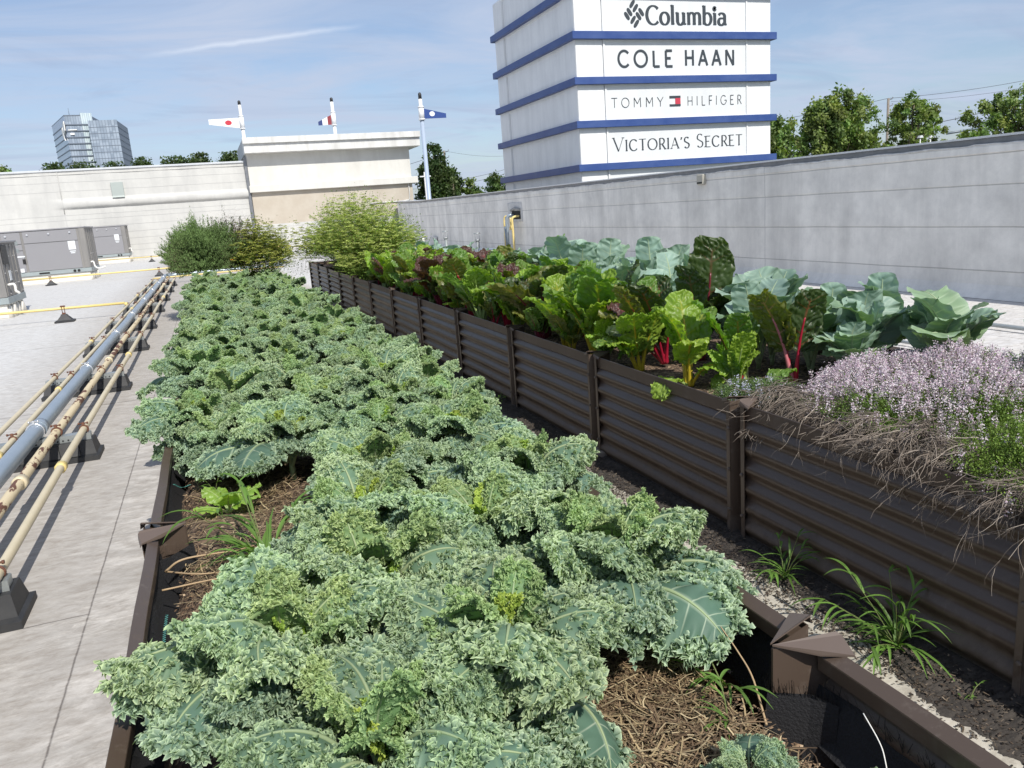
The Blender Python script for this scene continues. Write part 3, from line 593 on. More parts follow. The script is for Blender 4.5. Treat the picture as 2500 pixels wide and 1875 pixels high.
mx=N(t,'ShaderNodeMix',data_type='RGBA'); L(t,rr.outputs[0],mx.inputs[0]); mx.inputs[6].default_value=(.62,.52,.34,1); mx.inputs[7].default_value=(.13,.055,.03,1); L(t,mx.outputs[2],pr.inputs['Base Color'])
M_galv=mat('blue_grey_conduit',(.30,.36,.42),.38,metal=.35,noise=(3,.4,(.40,.45,.50))); M_zinc=mat('zinc_strut',(.33,.36,.36),.4,metal=.5,noise=(10,.4,(.42,.44,.44)))
M_rust=mat('rusty_clamp',(.11,.045,.03),.8,noise=(60,.6,(.2,.09,.05)))
YE=26.4
BY=[-1.6+.0,.95,3.66,6.33,9.05,12.0,14.6,17.5,20.2,22.9,25.4]
PX=[(-1.055,.024,M_cream,'rightmost cream pipe of the five, nearest the kale bed'),(-1.235,.030,M_rustp,'rust-flaked cream pipe, second of the five from the kale bed'),(-1.37,.055,M_galv,'thick blue grey conduit in the middle of the five parallel roof pipes'),(-1.52,.020,M_cream,'cream pipe just left of the thick blue grey conduit'),(-1.67,.020,M_cream,'leftmost cream pipe of the five parallel roof pipes')]
ZS=.185  # top of strut
pipes=[]
for i,(x,r,m,lab) in enumerate(PX):
    z=ZS+r
    p=thing('roof_pipe',lab,'pipe',(x,-3,z),group='long parallel roof pipes')
    a=MB(); yy=np.linspace(0,YE+3-(0 if i!=2 else 0),60); a.tube(np.stack([.003*np.sin(yy*1.1+i),yy,.002*np.sin(yy*1.7+i)],1),r,14); a.obj('pipe_run',m,p)
    # couplings
    cpl={0:[6.95-.1+3-.0,16.6,24.2],1:[5.5,13.0+3,22.],2:[],3:[9.9,18.],4:[9.2,19.]}[i]
    cp2={0:[5.43+3,13.2,21.7],1:[5.2+3,12.9,20.9,26.],2:[4.2+3,9.6,14.6+3,22.],3:[6.0+3,11.4,19.6],4:[6.6+3,15.0,23.]}[i]
    for y in cp2:
        q=MB(); 
        if i==2:
            q.tube([(0,y-.05,0),(0,y+.05,0)],r*1.09,16); q.tube([(0,y-.06,0),(0,y-.045,0)],r*1.16,16)
        else:
            q.tube([(0,y-.035,0),(0,y-.03,0),(0,y,0),(0,y+.03,0),(0,y+.035,0)],[r*1.1,r*1.45,r*1.3,r*1.45,r*1.1],12)
        q.obj('coupling',M_galv if i==2 else M_yel if i!=1 else M_cream,p)
    for y in BY[1:]:
        q=MB(); a_=np.linspace(0,2*PI,17); w=.011 if i!=2 else .006
        mm=M_rust if i!=2 else M_chrome
        q.tube([( (r+.004)*math.cos(t_),y+.12+3+w*.0,(r+.004)*math.sin(t_)) for t_ in a_],.0065 if i!=2 else .006,6,cap=False)
        q.box(-.010,.010,y+3+.112,y+3+.128,r,r+.028,bev=.003); q.tube([(-.024,y+3.12,r+.02),(.024,y+3.12,r+.02)],.005,6); q.tube([(.024,y+3.12,r+.02),(.034,y+3.12,r+.02)],.009,6); q.tube([(-.034,y+3.12,r+.02),(-.024,y+3.12,r+.02)],.009,6)
        q.obj('clamp',mm,p)
# header pipes at the far end, running right behind the rosemary
def hdr(pts,r,m,label):
    o=MB().tube(smoothpath(pts,len(pts)*6),r,10).obj('header_pipe',m); tag(o,label,'pipe'); return o
hdr([(-1.37,26.4,.24),(-1.36,26.75,.25),(-1.2,26.95,.25),(-.5,27.0,.25),(2.2,27.1,.25)],.055,M_galv,'blue grey elbow turning right at the far end of the thick conduit')
hdr([(-1.70,26.42,.215),(-.6,26.45,.22),(2.2,26.5,.22)],.024,M_yel,'short yellow header pipe closing the far end of the cream pipes')
# supports
def support(y,x0,x1,lab):
    s=thing('pipe_support',lab,'pipe support',(x0,y,0),group='black ribbed pipe supports')
    w=x1-x0; q=MB()
    # tapered black rubber body with flared foot
    pr_=[(-.005,0),(-.005,.035),(.055,.045),(.085,.135),(.30-.085,.135),(.30-.055,.045),(.305,.035),(.305,0)]
    prx=[(0,.0),(.0,.035)]
    # body as loft in x: end faces slope too
    lv=[(0,0.,-.005,.305),(.035,0.,-.005,.305),(.045,.018,.03,.27),(.14,.035,.06,.24)]
    V=[];F=[]
    for z,ix,ya,yb in lv: V+=[(ix,ya,z),(w-ix,ya,z),(w-ix,yb,z),(ix,yb,z)]
    for k in range(3):
        for j in range(4): F.append((k*4+j,k*4+(j+1)%4,(k+1)*4+(j+1)%4,(k+1)*4+j))
    F.append((12,13,14,15)); q.add(V,F,(1,1,1),0,False)
    n=max(2,int(w/.145))
    for side in (0,1):
        for j in range(n):
            xc=.09+(w-.18)*(j+.5)/n; hw=.036
            if side==0: A=[(xc-hw,.025),(xc+hw,.025),(xc+hw*.75,.075),(xc-hw*.75,.075)]; yb0,yb1=.028,.075
            else: A=[(xc-hw,.275)]; 
            if side==0:
                V=[(xc-hw,.006,.046),(xc+hw,.006,.046),(xc+hw*.7,.035,.128),(xc-hw*.7,.035,.128),(xc-hw,.07,.046),(xc+hw,.07,.046),(xc+hw*.7,.10,.128),(xc-hw*.7,.10,.128)]
                q.add(V,[(0,1,2,3),(4,7,6,5),(0,4,5,1),(3,2,6,7),(0,3,7,4),(1,5,6,2)],(1,1,1),0,False)
    q.obj('rubber_base',M_black,s)
    q=MB(); q.box(.05,w-.05,.105,.20,.14,.185,bev=.004); q.box(.045,w-.045,.100,.108,.128,.187); st_=q.obj('strut_channel',M_zinc,s)
    q=MB()
    for j in range(int((w-.14)/.035)):
        xx=.08+j*.035; a_=np.linspace(0,2*PI,9)[:-1]; q.prism([(xx+.0065*math.cos(t),.155+.0065*math.sin(t)) for t in a_],'y',.0975,.0995)
    q.obj('strut_hole',M_dark,st_)
labs=['nearest black ribbed pipe support, cut by the left edge of the picture','second black pipe support from the camera, under all five pipes','third black pipe support from the camera','fourth black pipe support from the camera','fifth black pipe support from the camera','sixth black pipe support from the camera','seventh black pipe support, short dark box far along the pipes','eighth black pipe support, third from the far end','ninth black pipe support, second from the far end','last black pipe support at the far end beside the rosemary']
for y,l in zip(BY[1:],labs): support(y-.04,-1.80,-.965-.01*(y>8)-.03*(y>12),l)
def stand(x,y,label,h=.30,zp=.25):
    s=thing('pipe_stand',label,'pipe stand',(x,y,0),group='small black pyramid pipe stands')
    q=MB(); lv=[(0,.17,.15),(.035,.17,.15),(.045,.13,.11),(.13,.06,.06),(.155,.05,.05)]; V=[];F=[]
    for z,a,b_ in lv: V+=[(-a,-b_,z),(a,-b_,z),(a,b_,z),(-a,b_,z)]
    for k in range(4):
        for j in range(4): F.append((k*4+j,k*4+(j+1)%4,(k+1)*4+(j+1)%4,(k+1)*4+j))
    F.append((16,17,18,19)); q.add(V,F,(1,1,1),0,False)
    for sx in (-1,1): q.box(min(sx*.0,sx*.15),max(sx*.0,sx*.15),-.155,.155,.0,.02)
    q.obj('rubber_base',M_black,s)
    q=MB(); q.tube([(-.022,0,.155),(-.022,0,zp+.07)],.007,6); q.tube([(.022,0,.155),(.022,0,zp+.07)],.007,6); q.box(-.045,.045,-.025,.025,zp+.045,zp+.075,bev=.008); q.box(-.03,.03,-.02,.02,.155,.185); q.obj('clamp',M_rust,s)
stand(-2.82,17.55,'black pyramid pipe stand under the nearest yellow branch pipe')
stand(-5.4,32.3,'black pyramid pipe stand in front of the large grey air conditioner')
stand(-1.8,32.0,'black pyramid pipe stand beyond the far end of the parallel pipes')
stand(-2.98,48.2,'farthest black pyramid pipe stand near the foot of the white wall')
def branch(pts,r,label):
    o=MB().tube(pts,r,10).obj('gas_pipe',M_yel); tag(o,label,'gas pipe',group='thin yellow branch gas pipes'); return o
p=branch([(-9,18.3,.25),(-3.99,17.98,.25),(-1.72,17.6,.25)],.026,'nearest yellow gas pipe branching left from the parallel pipes')
MB().tube([(-1.72,17.5,.235),(-1.66,17.5,.235)],.036,10).obj('tee_fitting',M_yel,p)
branch([(-6.6,32.6,.25),(-4.02,32.4,.25),(2.6,31.9,.25)],.03,'middle yellow gas pipe crossing in front of the large air conditioner')
branch([(-6.1,49.5,.27),(-2.1,48.4,.27),(4.5,47.6,.27)],.03,'farthest yellow gas pipe near the foot of the white wall')
# ------------------------------------------------------------------ right side roof items
def vent(x,y,h,label):
    v=thing('roof_vent',label,'roof vent',(x,y,0),group='small metal vents by the parapet')
    q=MB(); q.tube([(0,0,0),(0,0,.03),(0,0,h*.62)],[.13,.072,.068],14); q.obj('stack',M_zinc,v)
    q=MB(); q.tube([(0,0,h*.60),(0,0,h*.66)],[.095,.105],14); 
    for k in range(4):
        a=k*PI/2+.5; q.tube([(.1*math.cos(a),.1*math.sin(a),h*.64),(.115*math.cos(a),.115*math.sin(a),h*.95)],.007,5)
    q.obj('cage',M_zinc,v)
    MB().tube([(0,0,h*.94),(0,0,h*.97),(0,0,h)],[.125,.13,.10],14).obj('cap',M_zinc,v)
vent(9.05,31.3,.80,'far metal roof vent with cage top, left of the pair'); vent(9.1,27.4,.74,'near metal roof vent with cage top, right of the pair')
o=MB().tube([(8.95,34.6,0),(8.95,34.6,.48)],.075,12).obj('roof_stub_pipe',M_pvc); tag(o,'short plain white stub pipe left of the two metal vents','pipe')
M_dgrey=mat('dark_grey_pipe',(.16,.20,.24),.4)
wp=thing('wall_pipe_run','yellow and grey pipes leaving the parapet opening and bending along the roof','pipe',(9.2,24,0))
def wpp(pts,r,m,name): o=MB().tube([(a-9.2,b_-24,c_) for a,b_,c_ in pts],r,10).obj(name,m,wp); return o
wpp(smoothpath([(9.35,23.75,1.26),(9.2,23.75,1.25),(9.1,23.75,1.18),(9.1,23.75,.9),(9.1,23.75,.25),(9.08,23.8,.18),(8.9,24.2,.18),(8.45,25.2,.18)],44),.035,M_yel,'yellow_pipe')
wpp(smoothpath([(9.35,24.2,1.27),(9.22,24.2,1.30),(9.12,24.25,1.22),(9.12,24.3,.9),(9.12,24.35,.3),(9.1,24.4,.22),(8.8,24.9,.22),(8.55,25.6,.22)],44),.05,M_galv,'grey_pipe')
wpp([(9.09,24.35,.95),(9.12,24.35,.30)],.062,M_dgrey,'grey_sleeve')
wpp(smoothpath([(9.35,24.55,1.26),(9.22,24.55,1.27),(9.15,24.6,1.2),(9.15,24.62,.8),(9.15,24.65,.2)],24),.028,M_yel,'thin_yellow_pipe')
wpp(smoothpath([(9.12,23.95,1.22),(9.12,23.95,.9),(9.11,23.85,.86),(9.1,23.76,.86)],20),.03,M_yel,'yellow_loop')
wpp([(9.11,23.95,.84),(9.11,23.95,.94)],.05,M_yel,'pipe_fitting')
stand(8.78,24.75,'black pyramid stand under the yellow pipes by the parapet',zp=.16)
# conduit laid on the roof along the parapet
o=MB().tube([(7.4,-4,.05),(7.4,12,.05),(7.38,30,.05)],.022,8).obj('roof_conduit',M_zinc); tag(o,'thin grey conduit lying on the white roof beside the parapet','conduit')
o=MB().tube([(6.15,-4,.04),(6.15,16,.04)],.016,8).obj('roof_conduit',M_zinc); tag(o,'thinner grey conduit lying on the roof nearer the collards','conduit')
# ------------------------------------------------------------------ glass office building
def glassb(c1,c2,sx,sz,line,nsc=.15):
    def f(t,c,tcn,p):
        s=N(t,'ShaderNodeSeparateXYZ'); L(t,tcn.outputs['Object'],s.inputs[0])
        a=MA(t,'ADD',s.outputs[0],MA(t,'MULTIPLY',s.outputs[1],1.13))
        fx=MA(t,'FLOOR',MA(t,'MULTIPLY',a,sx)); fz=MA(t,'FLOOR',MA(t,'MULTIPLY',s.outputs[2],sz))
        cb=N(t,'ShaderNodeCombineXYZ'); L(t,fx,cb.inputs[0]); L(t,fz,cb.inputs[1]); wn=N(t,'ShaderNodeTexWhiteNoise',noise_dimensions='2D'); L(t,cb.outputs[0],wn.inputs['Vector'])
        mx=N(t,'ShaderNodeMix',data_type='RGBA'); L(t,wn.outputs['Value'],mx.inputs[0]); mx.inputs[6].default_value=(*c1,1); mx.inputs[7].default_value=(*c2,1)
        g=MA(t,'LESS_THAN',MA(t,'FRACT',MA(t,'MULTIPLY',a,sx)),.16)
        m2=N(t,'ShaderNodeMix',data_type='RGBA'); L(t,MA(t,'MULTIPLY',g,.8),m2.inputs[0]); L(t,mx.outputs[2],m2.inputs[6]); m2.inputs[7].default_value=(*line,1); return m2.outputs[2]
    return f
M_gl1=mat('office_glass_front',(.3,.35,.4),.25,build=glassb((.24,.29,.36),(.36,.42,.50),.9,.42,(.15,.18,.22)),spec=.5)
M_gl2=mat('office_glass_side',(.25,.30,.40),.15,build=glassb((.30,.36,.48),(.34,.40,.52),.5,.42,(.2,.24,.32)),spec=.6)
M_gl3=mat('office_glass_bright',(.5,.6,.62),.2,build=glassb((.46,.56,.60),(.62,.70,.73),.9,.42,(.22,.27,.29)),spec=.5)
M_slab=mat('office_slab_edge',(.16,.19,.24),.5); M_logo=mat('white_roof_sign',(.85,.84,.82),.5)
of=thing('office_building','distant grey blue glass office building with a white mark near its roof','building',(-49.4,400,-9))
def loc(x,y,z): return (x+49.4,y-400,z+9)
def pris(name,m,pl,z0,z1,par=of,mb=None):
    q=mb or MB(); q.prism([(x+49.4,y-400) for x,y in pl],'z',z0+9,z1+9); return q.obj(name,m,par)
ob=[(-49.4,400),(-43.2,401),(-38.6,404.5),(-38.6,440),(-64.,440)]
# left face recedes from (-49.4,400) to the far left corner seen at x/y = -54.7/400
lx=-54.7/400.; yb_=437.; ob=[(-49.4,400.),(-43.3,400.6),(-39.0,402.2),(-36.,437.),(lx*yb_,yb_)]
ZT=53.2
pris('core',M_slab,[(x*.998+.0,y+.4) for x,y in ob],-9,ZT-.4)
def wallq(name,m,a,b_,z0,z1):
    q=MB(); q.add([loc(a[0],a[1],z0),loc(b_[0],b_[1],z0),loc(b_[0],b_[1],z1),loc(a[0],a[1],z1)],[(0,1,2,3)],(1,1,1),0,False)
    o=q.obj(name,m,of); md=o.modifiers.new('s','SOLIDIFY'); md.thickness=.3; md.offset=0; return o
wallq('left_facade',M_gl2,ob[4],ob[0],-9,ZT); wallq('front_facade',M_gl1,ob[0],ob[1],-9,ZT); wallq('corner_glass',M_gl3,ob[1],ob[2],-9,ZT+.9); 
rb=[(-40.4,396.5),(-28.9,395.8),(-27.,425),(-40.,425)]
q=pris('wing',M_slab,[(x,y+.4) for x,y in rb],-9,50.0); wallq('wing_facade',M_gl1,rb[0],rb[1],-9,50.3)
q=MB()
for k in range(15):
    z=ZT-4.1-k*2.62
    pl=[(x*1.0,y) for x,y in ob]; cxm=np.mean([p_[0] for p_ in pl]); cym=np.mean([p_[1] for p_ in pl])
    q.prism([((x-cxm)*1.035+cxm+49.4,(y-cym)*1.035+cym-400) for x,y in pl],'z',z+9,z+.42+9)
q.prism([((x-cxm)*1.02+cxm+49.4,(y-cym)*1.02+cym-400) for x,y in ob[:2]+[(-43.3,437)]+ob[4:]],'z',ZT-.25+9,ZT+.1+9)
q.obj('floor_slab',M_slab,of)
q=MB()
for k in range(14):
    z=50.0-2.62*(k+1)
    cx2=np.mean([p_[0] for p_ in rb]); cy2=np.mean([p_[1] for p_ in rb]); q.prism([((x-cx2)*1.015+cx2+49.4,(y-cy2)*1.015+cy2-400) for x,y in rb],'z',z+9,z+.22+9)
q.obj('floor_slab',M_slab,of)
# white abstract mark wrapped on the corner
dv=np.array([ob[4][0]-ob[0][0],ob[4][1]-ob[0][1]]); dv=dv/np.linalg.norm(dv); nv=np.array([-abs(dv[1]),-abs(dv[0])*0-.3]); nv/=np.linalg.norm(nv)
def mk2(pts,th=.4):
    V=[]
    for off in (.35,.35+th):
        for (s_,z) in pts: V.append(loc(ob[0][0]+dv[0]*s_+nv[0]*off,ob[0][1]+dv[1]*s_+nv[1]*off,z))
    n=len(pts); F=[(k,(k+1)%n,n+(k+1)%n,n+k) for k in range(n)]
    q=MB(); q.add(V,F,(1,1,1),0,False); o=q.n-2*n; q.F.append(np.array([[k for k in range(n)][::-1],[n+k for k in range(n)]])); q.M.append(np.zeros(2,int)); q.S.append(np.zeros(2,bool)); return q
mk2([(.3,50.8),(4.2,50.2),(5.2,47.5),(3.2,45.6),(.6,47.)]).obj('roof_mark',M_logo,of); mk2([(6.2,48.9),(9.5,48.6),(8.2,44.8),(4.2,43.2),(5.4,46.)]).obj('roof_mark',M_logo,of)
q=MB(); q.box(*(lambda a:(a[0],a[0]+3.4,a[1],a[1]+.5,a[2],a[2]+.35))(loc(-48.8,399.5,46.9))); q.box(*(lambda a:(a[0],a[0]+1.6,a[1],a[1]+.5,a[2],a[2]+.8))(loc(-48.2,399.5,45.0))); q.obj('white_louvre',M_logo,of)
MB().tube([loc(-47.6,402,ZT),loc(-47.6,402,ZT+3.2)],.1,5).obj('antenna',M_slab,of)
# ------------------------------------------------------------------ trees
def leafcloud(pts,size,rg,up=.3):
    """two-triangle leaf quads at random orientations around pts"""
    n=len(pts); d=rg.normal(size=(n,3)); d/=np.linalg.norm(d,axis=1,keepdims=True); e=rg.normal(size=(n,3)); e[:,2]+=up; e=np.cross(d,e); e/=np.linalg.norm(e,axis=1,keepdims=True)
    s=(size*rg.uniform(.6,1.3,n))[:,None]; a=d*s; b_=e*s*.55
    V=np.stack([pts-a,pts+b_,pts+a,pts-b_],1).reshape(-1,3); F=np.arange(n*4).reshape(n,4); return V,F
M_leaf=mat('tree_leaves',(.1,.1,.1),.55,attr=True,transl=.3,spec=.35,tcol=(1.3,1.5,.5)); M_bark=mat('tree_bark',(.12,.095,.07),.9,noise=(5,.5,(.2,.17,.13)))
def tree(x,y,zb,ztop,w,label,seed,vis=5.,nc=150,nl=100,leaf=.18,base=(.165,.24,.075),shape='oval',group=None,tall=1.,sg=.30,airy=0.,flat=0.):
    """crown filled with leaf clumps; vis = height of the crown above its lowest foliage"""
    rg=np.random.default_rng(seed); H=ztop-zb
    t=thing('tree',label,'tree',(x,y,zb),group=group)
    q=MB(); q.tube([(0,0,0),(.05*w,0,H*.35),(-.02*w,.03*w,H*.7),(0,0,H*.93)],[H*.020,H*.015,H*.009,H*.003],8)
    PP=[];CC=[]
    lobes=[(rg.uniform(0,2*PI),rg.uniform(.1,.55)*w/2,rg.uniform(.16,.28)*w,rg.uniform(.05,.38)*vis) for _ in range(7)]; lobes[0]=(0,0,.34*w,0.)
    for k in range(nc):
        a,off,Rl,dz=lobes[rg.integers(7)]; cz=H-dz; u=rg.uniform(0,1)**.8
        prof=u**(.36 if shape=='round' else .62)
        R=Rl*prof*(1.-.0*u)+.02*w; b_=rg.uniform(0,2*PI); r=R*math.sqrt(rg.uniform(.15,1)); z=cz-u*vis*(1-.25*rg.uniform())-.15
        c=np.array([off*math.cos(a)+r*math.cos(b_),off*math.sin(a)+r*math.sin(b_),z-sg*.5])
        if airy and rg.uniform()<airy and u>.3: continue
        s0=np.array([c[0]*.25,c[1]*.25,z-.22*w-.25*vis*rg.uniform(.2,.6)])
        if k%2==0: q.tube(smoothpath([s0,(s0+c)/2+(0,0,-.05*w),c],5),np.linspace(.035,.008,5)*w/7,4,cap=False)
        m_=int(nl*rg.uniform(.5,1.4)); PP.append(c+rg.normal(size=(m_,3))*sg*np.array([.8,.8,.75*tall])*rg.uniform(.6,1.2)); j=rg.uniform(.6,1.4); CC.append(np.tile(np.array(base)*np.array([j*rg.uniform(.9,1.25),j,j*rg.uniform(.8,1.1)]),(m_,1))*rg.uniform(.8,1.2,(m_,1)))
    q.obj('trunk',M_bark,t)
    P=np.concatenate(PP); P[:,2]=np.minimum(P[:,2],H+.25*rg.uniform(0,1,len(P))); C=np.concatenate(CC); V,F=leafcloud(P,leaf,rg); q=MB(); q.add(V,F,np.repeat(C,4,axis=0),0,False); q.obj('crown',M_leaf,t); return t
def P_(u,v,y):   # world x,z for a direction of the photo on a plane y (used once, to place far things)
    d=W(np.array([u-1250.,v-937.5,FPX])); k=y/d[1]; return d[0]*k,1.6+d[2]*k
def tr(u0,u1,vt,y,label,seed,vb=None,**k):
    a,_=P_(u0,vt,y); b_,_=P_(u1,vt,y); x,z=P_((u0+u1)/2,vt,y); return tree((a+b_)/2,y,-9,z,(b_-a),label,seed,**k)
G_R='young trees behind the grey parapet'
tr(1935,2155,203,62,'largest broad green tree right of the sign tower, above the parapet',1,vis=6.5,nc=330,nl=95,group=G_R,tall=1.5)
tr(1850,1960,275,64,'low green tree half hidden behind the right edge of the sign tower',2,vis=4.5,nc=110,nl=90,group=G_R,tall=1.4)
tr(2148,2315,222,60,'middle airy tree with gaps, beside the wooden utility pole',3,vis=5.5,nc=160,nl=75,group=G_R,airy=.35)
tr(2372,2590,203,60,'rightmost tree behind the parapet, cut by the right edge',4,vis=5.5,nc=210,nl=75,group=G_R,tall=1.3,airy=.25)
tr(2325,2378,320,70,'small low treetop just above the parapet coping near the mast arm',5,vis=1.5,nc=16,nl=60,group=G_R)
G_M='trees seen between stucco block and sign tower'
tr(985,1122,348,85,'dense dark round tree behind the right hand flag pole',6,vis=8.,nc=300,nl=120,leaf=.2,sg=.42,base=(.05,.09,.028),group=G_M,shape='round')
tr(1088,1120,420,80,'slim young tree with a thin crown beside the wooden pole',7,vis=4.,nc=30,nl=70,leaf=.15,base=(.06,.10,.03),group=G_M)
tr(1108,1192,438,84,'bushy mid green tree left of the sign tower base',8,vis=4.5,nc=120,nl=110,leaf=.18,sg=.36,base=(.10,.16,.045),group=G_M,shape='round')
tr(1158,1262,418,88,'bushy tree touching the left side of the sign tower base',9,vis=5.5,nc=170,nl=110,leaf=.18,sg=.36,base=(.085,.145,.05),group=G_M,shape='round')
G_B='treetops above the white wall'
tr(-20,40,393,110,'treetop at the far left edge above the white wall',10,vis=3.,nc=40,nl=90,leaf=.2,sg=.4,group=G_B)
for i,(u0,u1,v,l) in enumerate([(98,170,402,'low treetop below the left corner of the glass building'),(150,245,396,'low treetops in front of the glass building foot'),(225,310,400,'low treetop below the right corner of the glass building'),(316,374,388,'rounded treetop standing alone right of the glass building'),(392,458,386,'spiky treetop above the white wall, third from the left pole'),(456,525,377,'treetop above the white wall, second from the left pole'),(508,615,374,'long treetop touching the left flag pole')]):
    tr(u0-8,u1+8,v,105+i*2,l,20+i,shape='round',vis=3.2,nc=150,nl=80,leaf=.19,sg=.40,base=(.06,.10,.035),group=G_B,tall=1.8)
# ------------------------------------------------------------------ utility poles, wires, lamp, mast arm
M_wood=mat('weathered_pole_wood',(.20,.17,.14),.9,noise=(6,.5,(.3,.27,.24))); M_wire=mat('black_cable',(.05,.05,.06),.6)
def upole(u,v,y,label,r=.15,ins=True):
    x,z=P_(u,v,y); p=thing('utility_pole',label,'utility pole',(x,y,-9),group='wooden utility poles'); MB().tube([(0,0,0),(0,0,z+9)],[r*1.2,r*.85],10).obj('pole_shaft',M_wood,p)
    q=MB()
    for k,dz in enumerate((.2,.9,1.6)): q.tube([(0,0,z+9-dz),(.45,-.1,z+9-dz+.12),(.55,-.1,z+9-dz+.3)],[.04,.05,.06],6)
    q.obj('insulator',M_steel,p); return (x,y,z)
p1=upole(2169,240,72,'wooden utility pole with wires, in front of the middle airy tree',r=.16); p2=upole(1084,368,95,'thin wooden utility pole in front of the dense dark tree',r=.13); p3=upole(1153,438,120,'short distant utility pole top above the bushes left of the sign tower',r=.16)
wn=0
def wire(a,b_,sag,label,r=.022):
    a=np.array(a,float); b_=np.array(b_,float); s=np.linspace(0,1,24)[:,None]; P=a+(b_-a)*s; P[:,2]-=sag*4*(s*(1-s))[:,0]
    o=MB().tube(P,r,5).obj('power_line',M_wire); tag(o,label,'power line',group='overhead power lines')
def at(u,v,y): x,z=P_(u,v,y); return (x,y,z)
wire(p1,at(2560,185,64),.3,'top power line running right from the wooden pole'); wire((p1[0]+.4,p1[1],p1[2]-.35),at(2560,203,64),.35,'second power line running right from the wooden pole',.016)
wire((p1[0],p1[1],p1[2]-3.6),at(2560,232,64),.3,'thick lower power line running right from the wooden pole',.035)
wire(p1,at(1840,300,90),.2,'top power line running left from the wooden pole to the sign tower'); wire((p1[0],p1[1],p1[2]-3.6),at(1850,330,90),.5,'thick lower power line running left behind the largest tree',.035)
wire(p2,at(900,420,85),.4,'power line from the thin pole running left behind the flag pole'); wire(p2,at(1260,378,110),.4,'pale power line from the thin pole to the sign tower',.014)
wire(at(985,448,100),at(1260,405,100),.6,'upper of the paired lines crossing left of the sign tower'); wire(at(985,462,100),at(1260,415,100),.6,'lower of the paired lines crossing left of the sign tower')
lx_,lz_=P_(1037,420,60); lp_=thing('street_lamp','white double arm street lamp behind the right hand flag pole','street lamp',(lx_,60,-9))
MB().tube([(0,0,0),(0,0,lz_+9)],.1,10).obj('lamp_post',M_polew,lp_)
for sx in (-1,1): MB().box(min(0,sx*.42),max(0,sx*.42),-.1,.1,lz_+8.62,lz_+8.72,bev=.02).obj('lamp_head',M_polew,lp_)
mx_,mz_=P_(2386,294,68); ma=thing('traffic_mast','grey traffic mast with a long horizontal arm left of the rightmost tree','traffic mast',(mx_,68,-9))
MB().tube([(0,0,0),(0,0,mz_+9)],.09,8).obj('mast',M_dgrey,ma); ax_,az_=P_(2311,326,68); b2x,b2z=P_(2390,313,68)
MB().tube([(ax_-mx_,0,az_+9),(.3,0,b2z+9)],.13,8).obj('mast_arm',M_dgrey,ma)
M_roofw=mat('pale_roof_edge',(.6,.62,.65),.5)
for u,l in ((2247,'left white flood lamp head peeping over the parapet coping'),(2272,'right white flood lamp head peeping over the parapet coping')):
    x,z=P_(u,334,58); f=thing('flood_lamp',l,'flood lamp',(x,58,-9),group='white flood lamp heads'); MB().tube([(0,0,0),(0,0,z+9)],.05,6).obj('lamp_post',M_polew,f); q=MB(); q.prism([(-.25,z+8.9),(.25,z+8.9),(.12,z+9.12),(-.12,z+9.12)],'y',-.15,.15); q.obj('lamp_head',M_roofw,f)
# ------------------------------------------------------------------ raised beds
def dusty(t,c,tcn,p):
    s=N(t,'ShaderNodeSeparateXYZ'); L(t,tcn.outputs['Object'],s.inputs[0])
    n=N(t,'ShaderNodeTexNoise',i={'Scale':14,'Detail':9,'Roughness':.75}); L(t,tcn.outputs['Object'],n.inputs[0])
    mp=N(t,'ShaderNodeMapping'); mp.inputs['Scale'].default_value=(30,30,2.5); L(t,tcn.outputs['Object'],mp.inputs[0]); n2=N(t,'ShaderNodeTexNoise',i={'Scale':1.,'Detail':6,'Roughness':.7}); L(t,mp.outputs[0],n2.inputs[0])
    g=N(t,'ShaderNodeMapRange',i={1:.0,2:.22,3:.17,4:-.05}); L(t,s.outputs[2],g.inputs[0])
    k=N(t,'ShaderNodeMapRange',i={1:.50,2:.70,3:0.,4:.6}); L(t,MA(t,'ADD',n.outputs[0],g.outputs[0]),k.inputs[0])
    k2_=N(t,'ShaderNodeMapRange',i={1:.60,2:.72,3:0.,4:.35}); L(t,n2.outputs[0],k2_.inputs[0])
    m=N(t,'ShaderNodeMix',data_type='RGBA'); L(t,MA(t,'MAXIMUM',k.outputs[0],k2_.outputs[0]),m.inputs[0]); L(t,c,m.inputs[6]); m.inputs[7].default_value=(.17,.14,.115,1)
    r=N(t,'ShaderNodeMapRange',i={1:0.,2:.6,3:.40,4:.8}); L(t,k.outputs[0],r.inputs[0]); L(t,r.outputs[0],p.inputs['Roughness']); return m.outputs[2]
M_bed=mat('brown_powder_coated_steel',(.080,.057,.043),.45,build=dusty,spec=.5)
M_bedc=mat('brown_steel_caps',(.115,.085,.068),.42,noise=(7,.35,(.13,.10,.085)),spec=.5)
M_fab=mat('black_woven_liner',(.012,.012,.014),.75,bump=.5,bscale=150)
def soilb(t,c,tcn,p):
    n=N(t,'ShaderNodeTexVoronoi',i={'Scale':70,'Randomness':1.}); L(t,tcn.outputs['Object'],n.inputs[0])
    s=N(t,'ShaderNodeSeparateColor'); L(t,n.outputs['Color'],s.inputs[0])
    r=N(t,'ShaderNodeValToRGB'); e=r.color_ramp.elements; e[0].position=0; e[0].color=(.045,.03,.022,1); e[1].position=1; e[1].color=(.34,.25,.16,1)
    for ps,cl in ((.45,(.10,.065,.045,1)),(.8,(.17,.115,.075,1))): q=e.new(ps); q.color=cl
    L(t,s.outputs[0],r.inputs[0])
    bn=N(t,'ShaderNodeBump',i={'Strength':.9,'Distance':.008}); L(t,n.outputs['Distance'],bn.inputs['Height']); L(t,bn.outputs[0],p.inputs['Normal']); return r.outputs[0]
M_soil=mat('garden_soil',(.1,.07,.05),.95,build=soilb,bump=.4,bscale=60)
ZB=.65
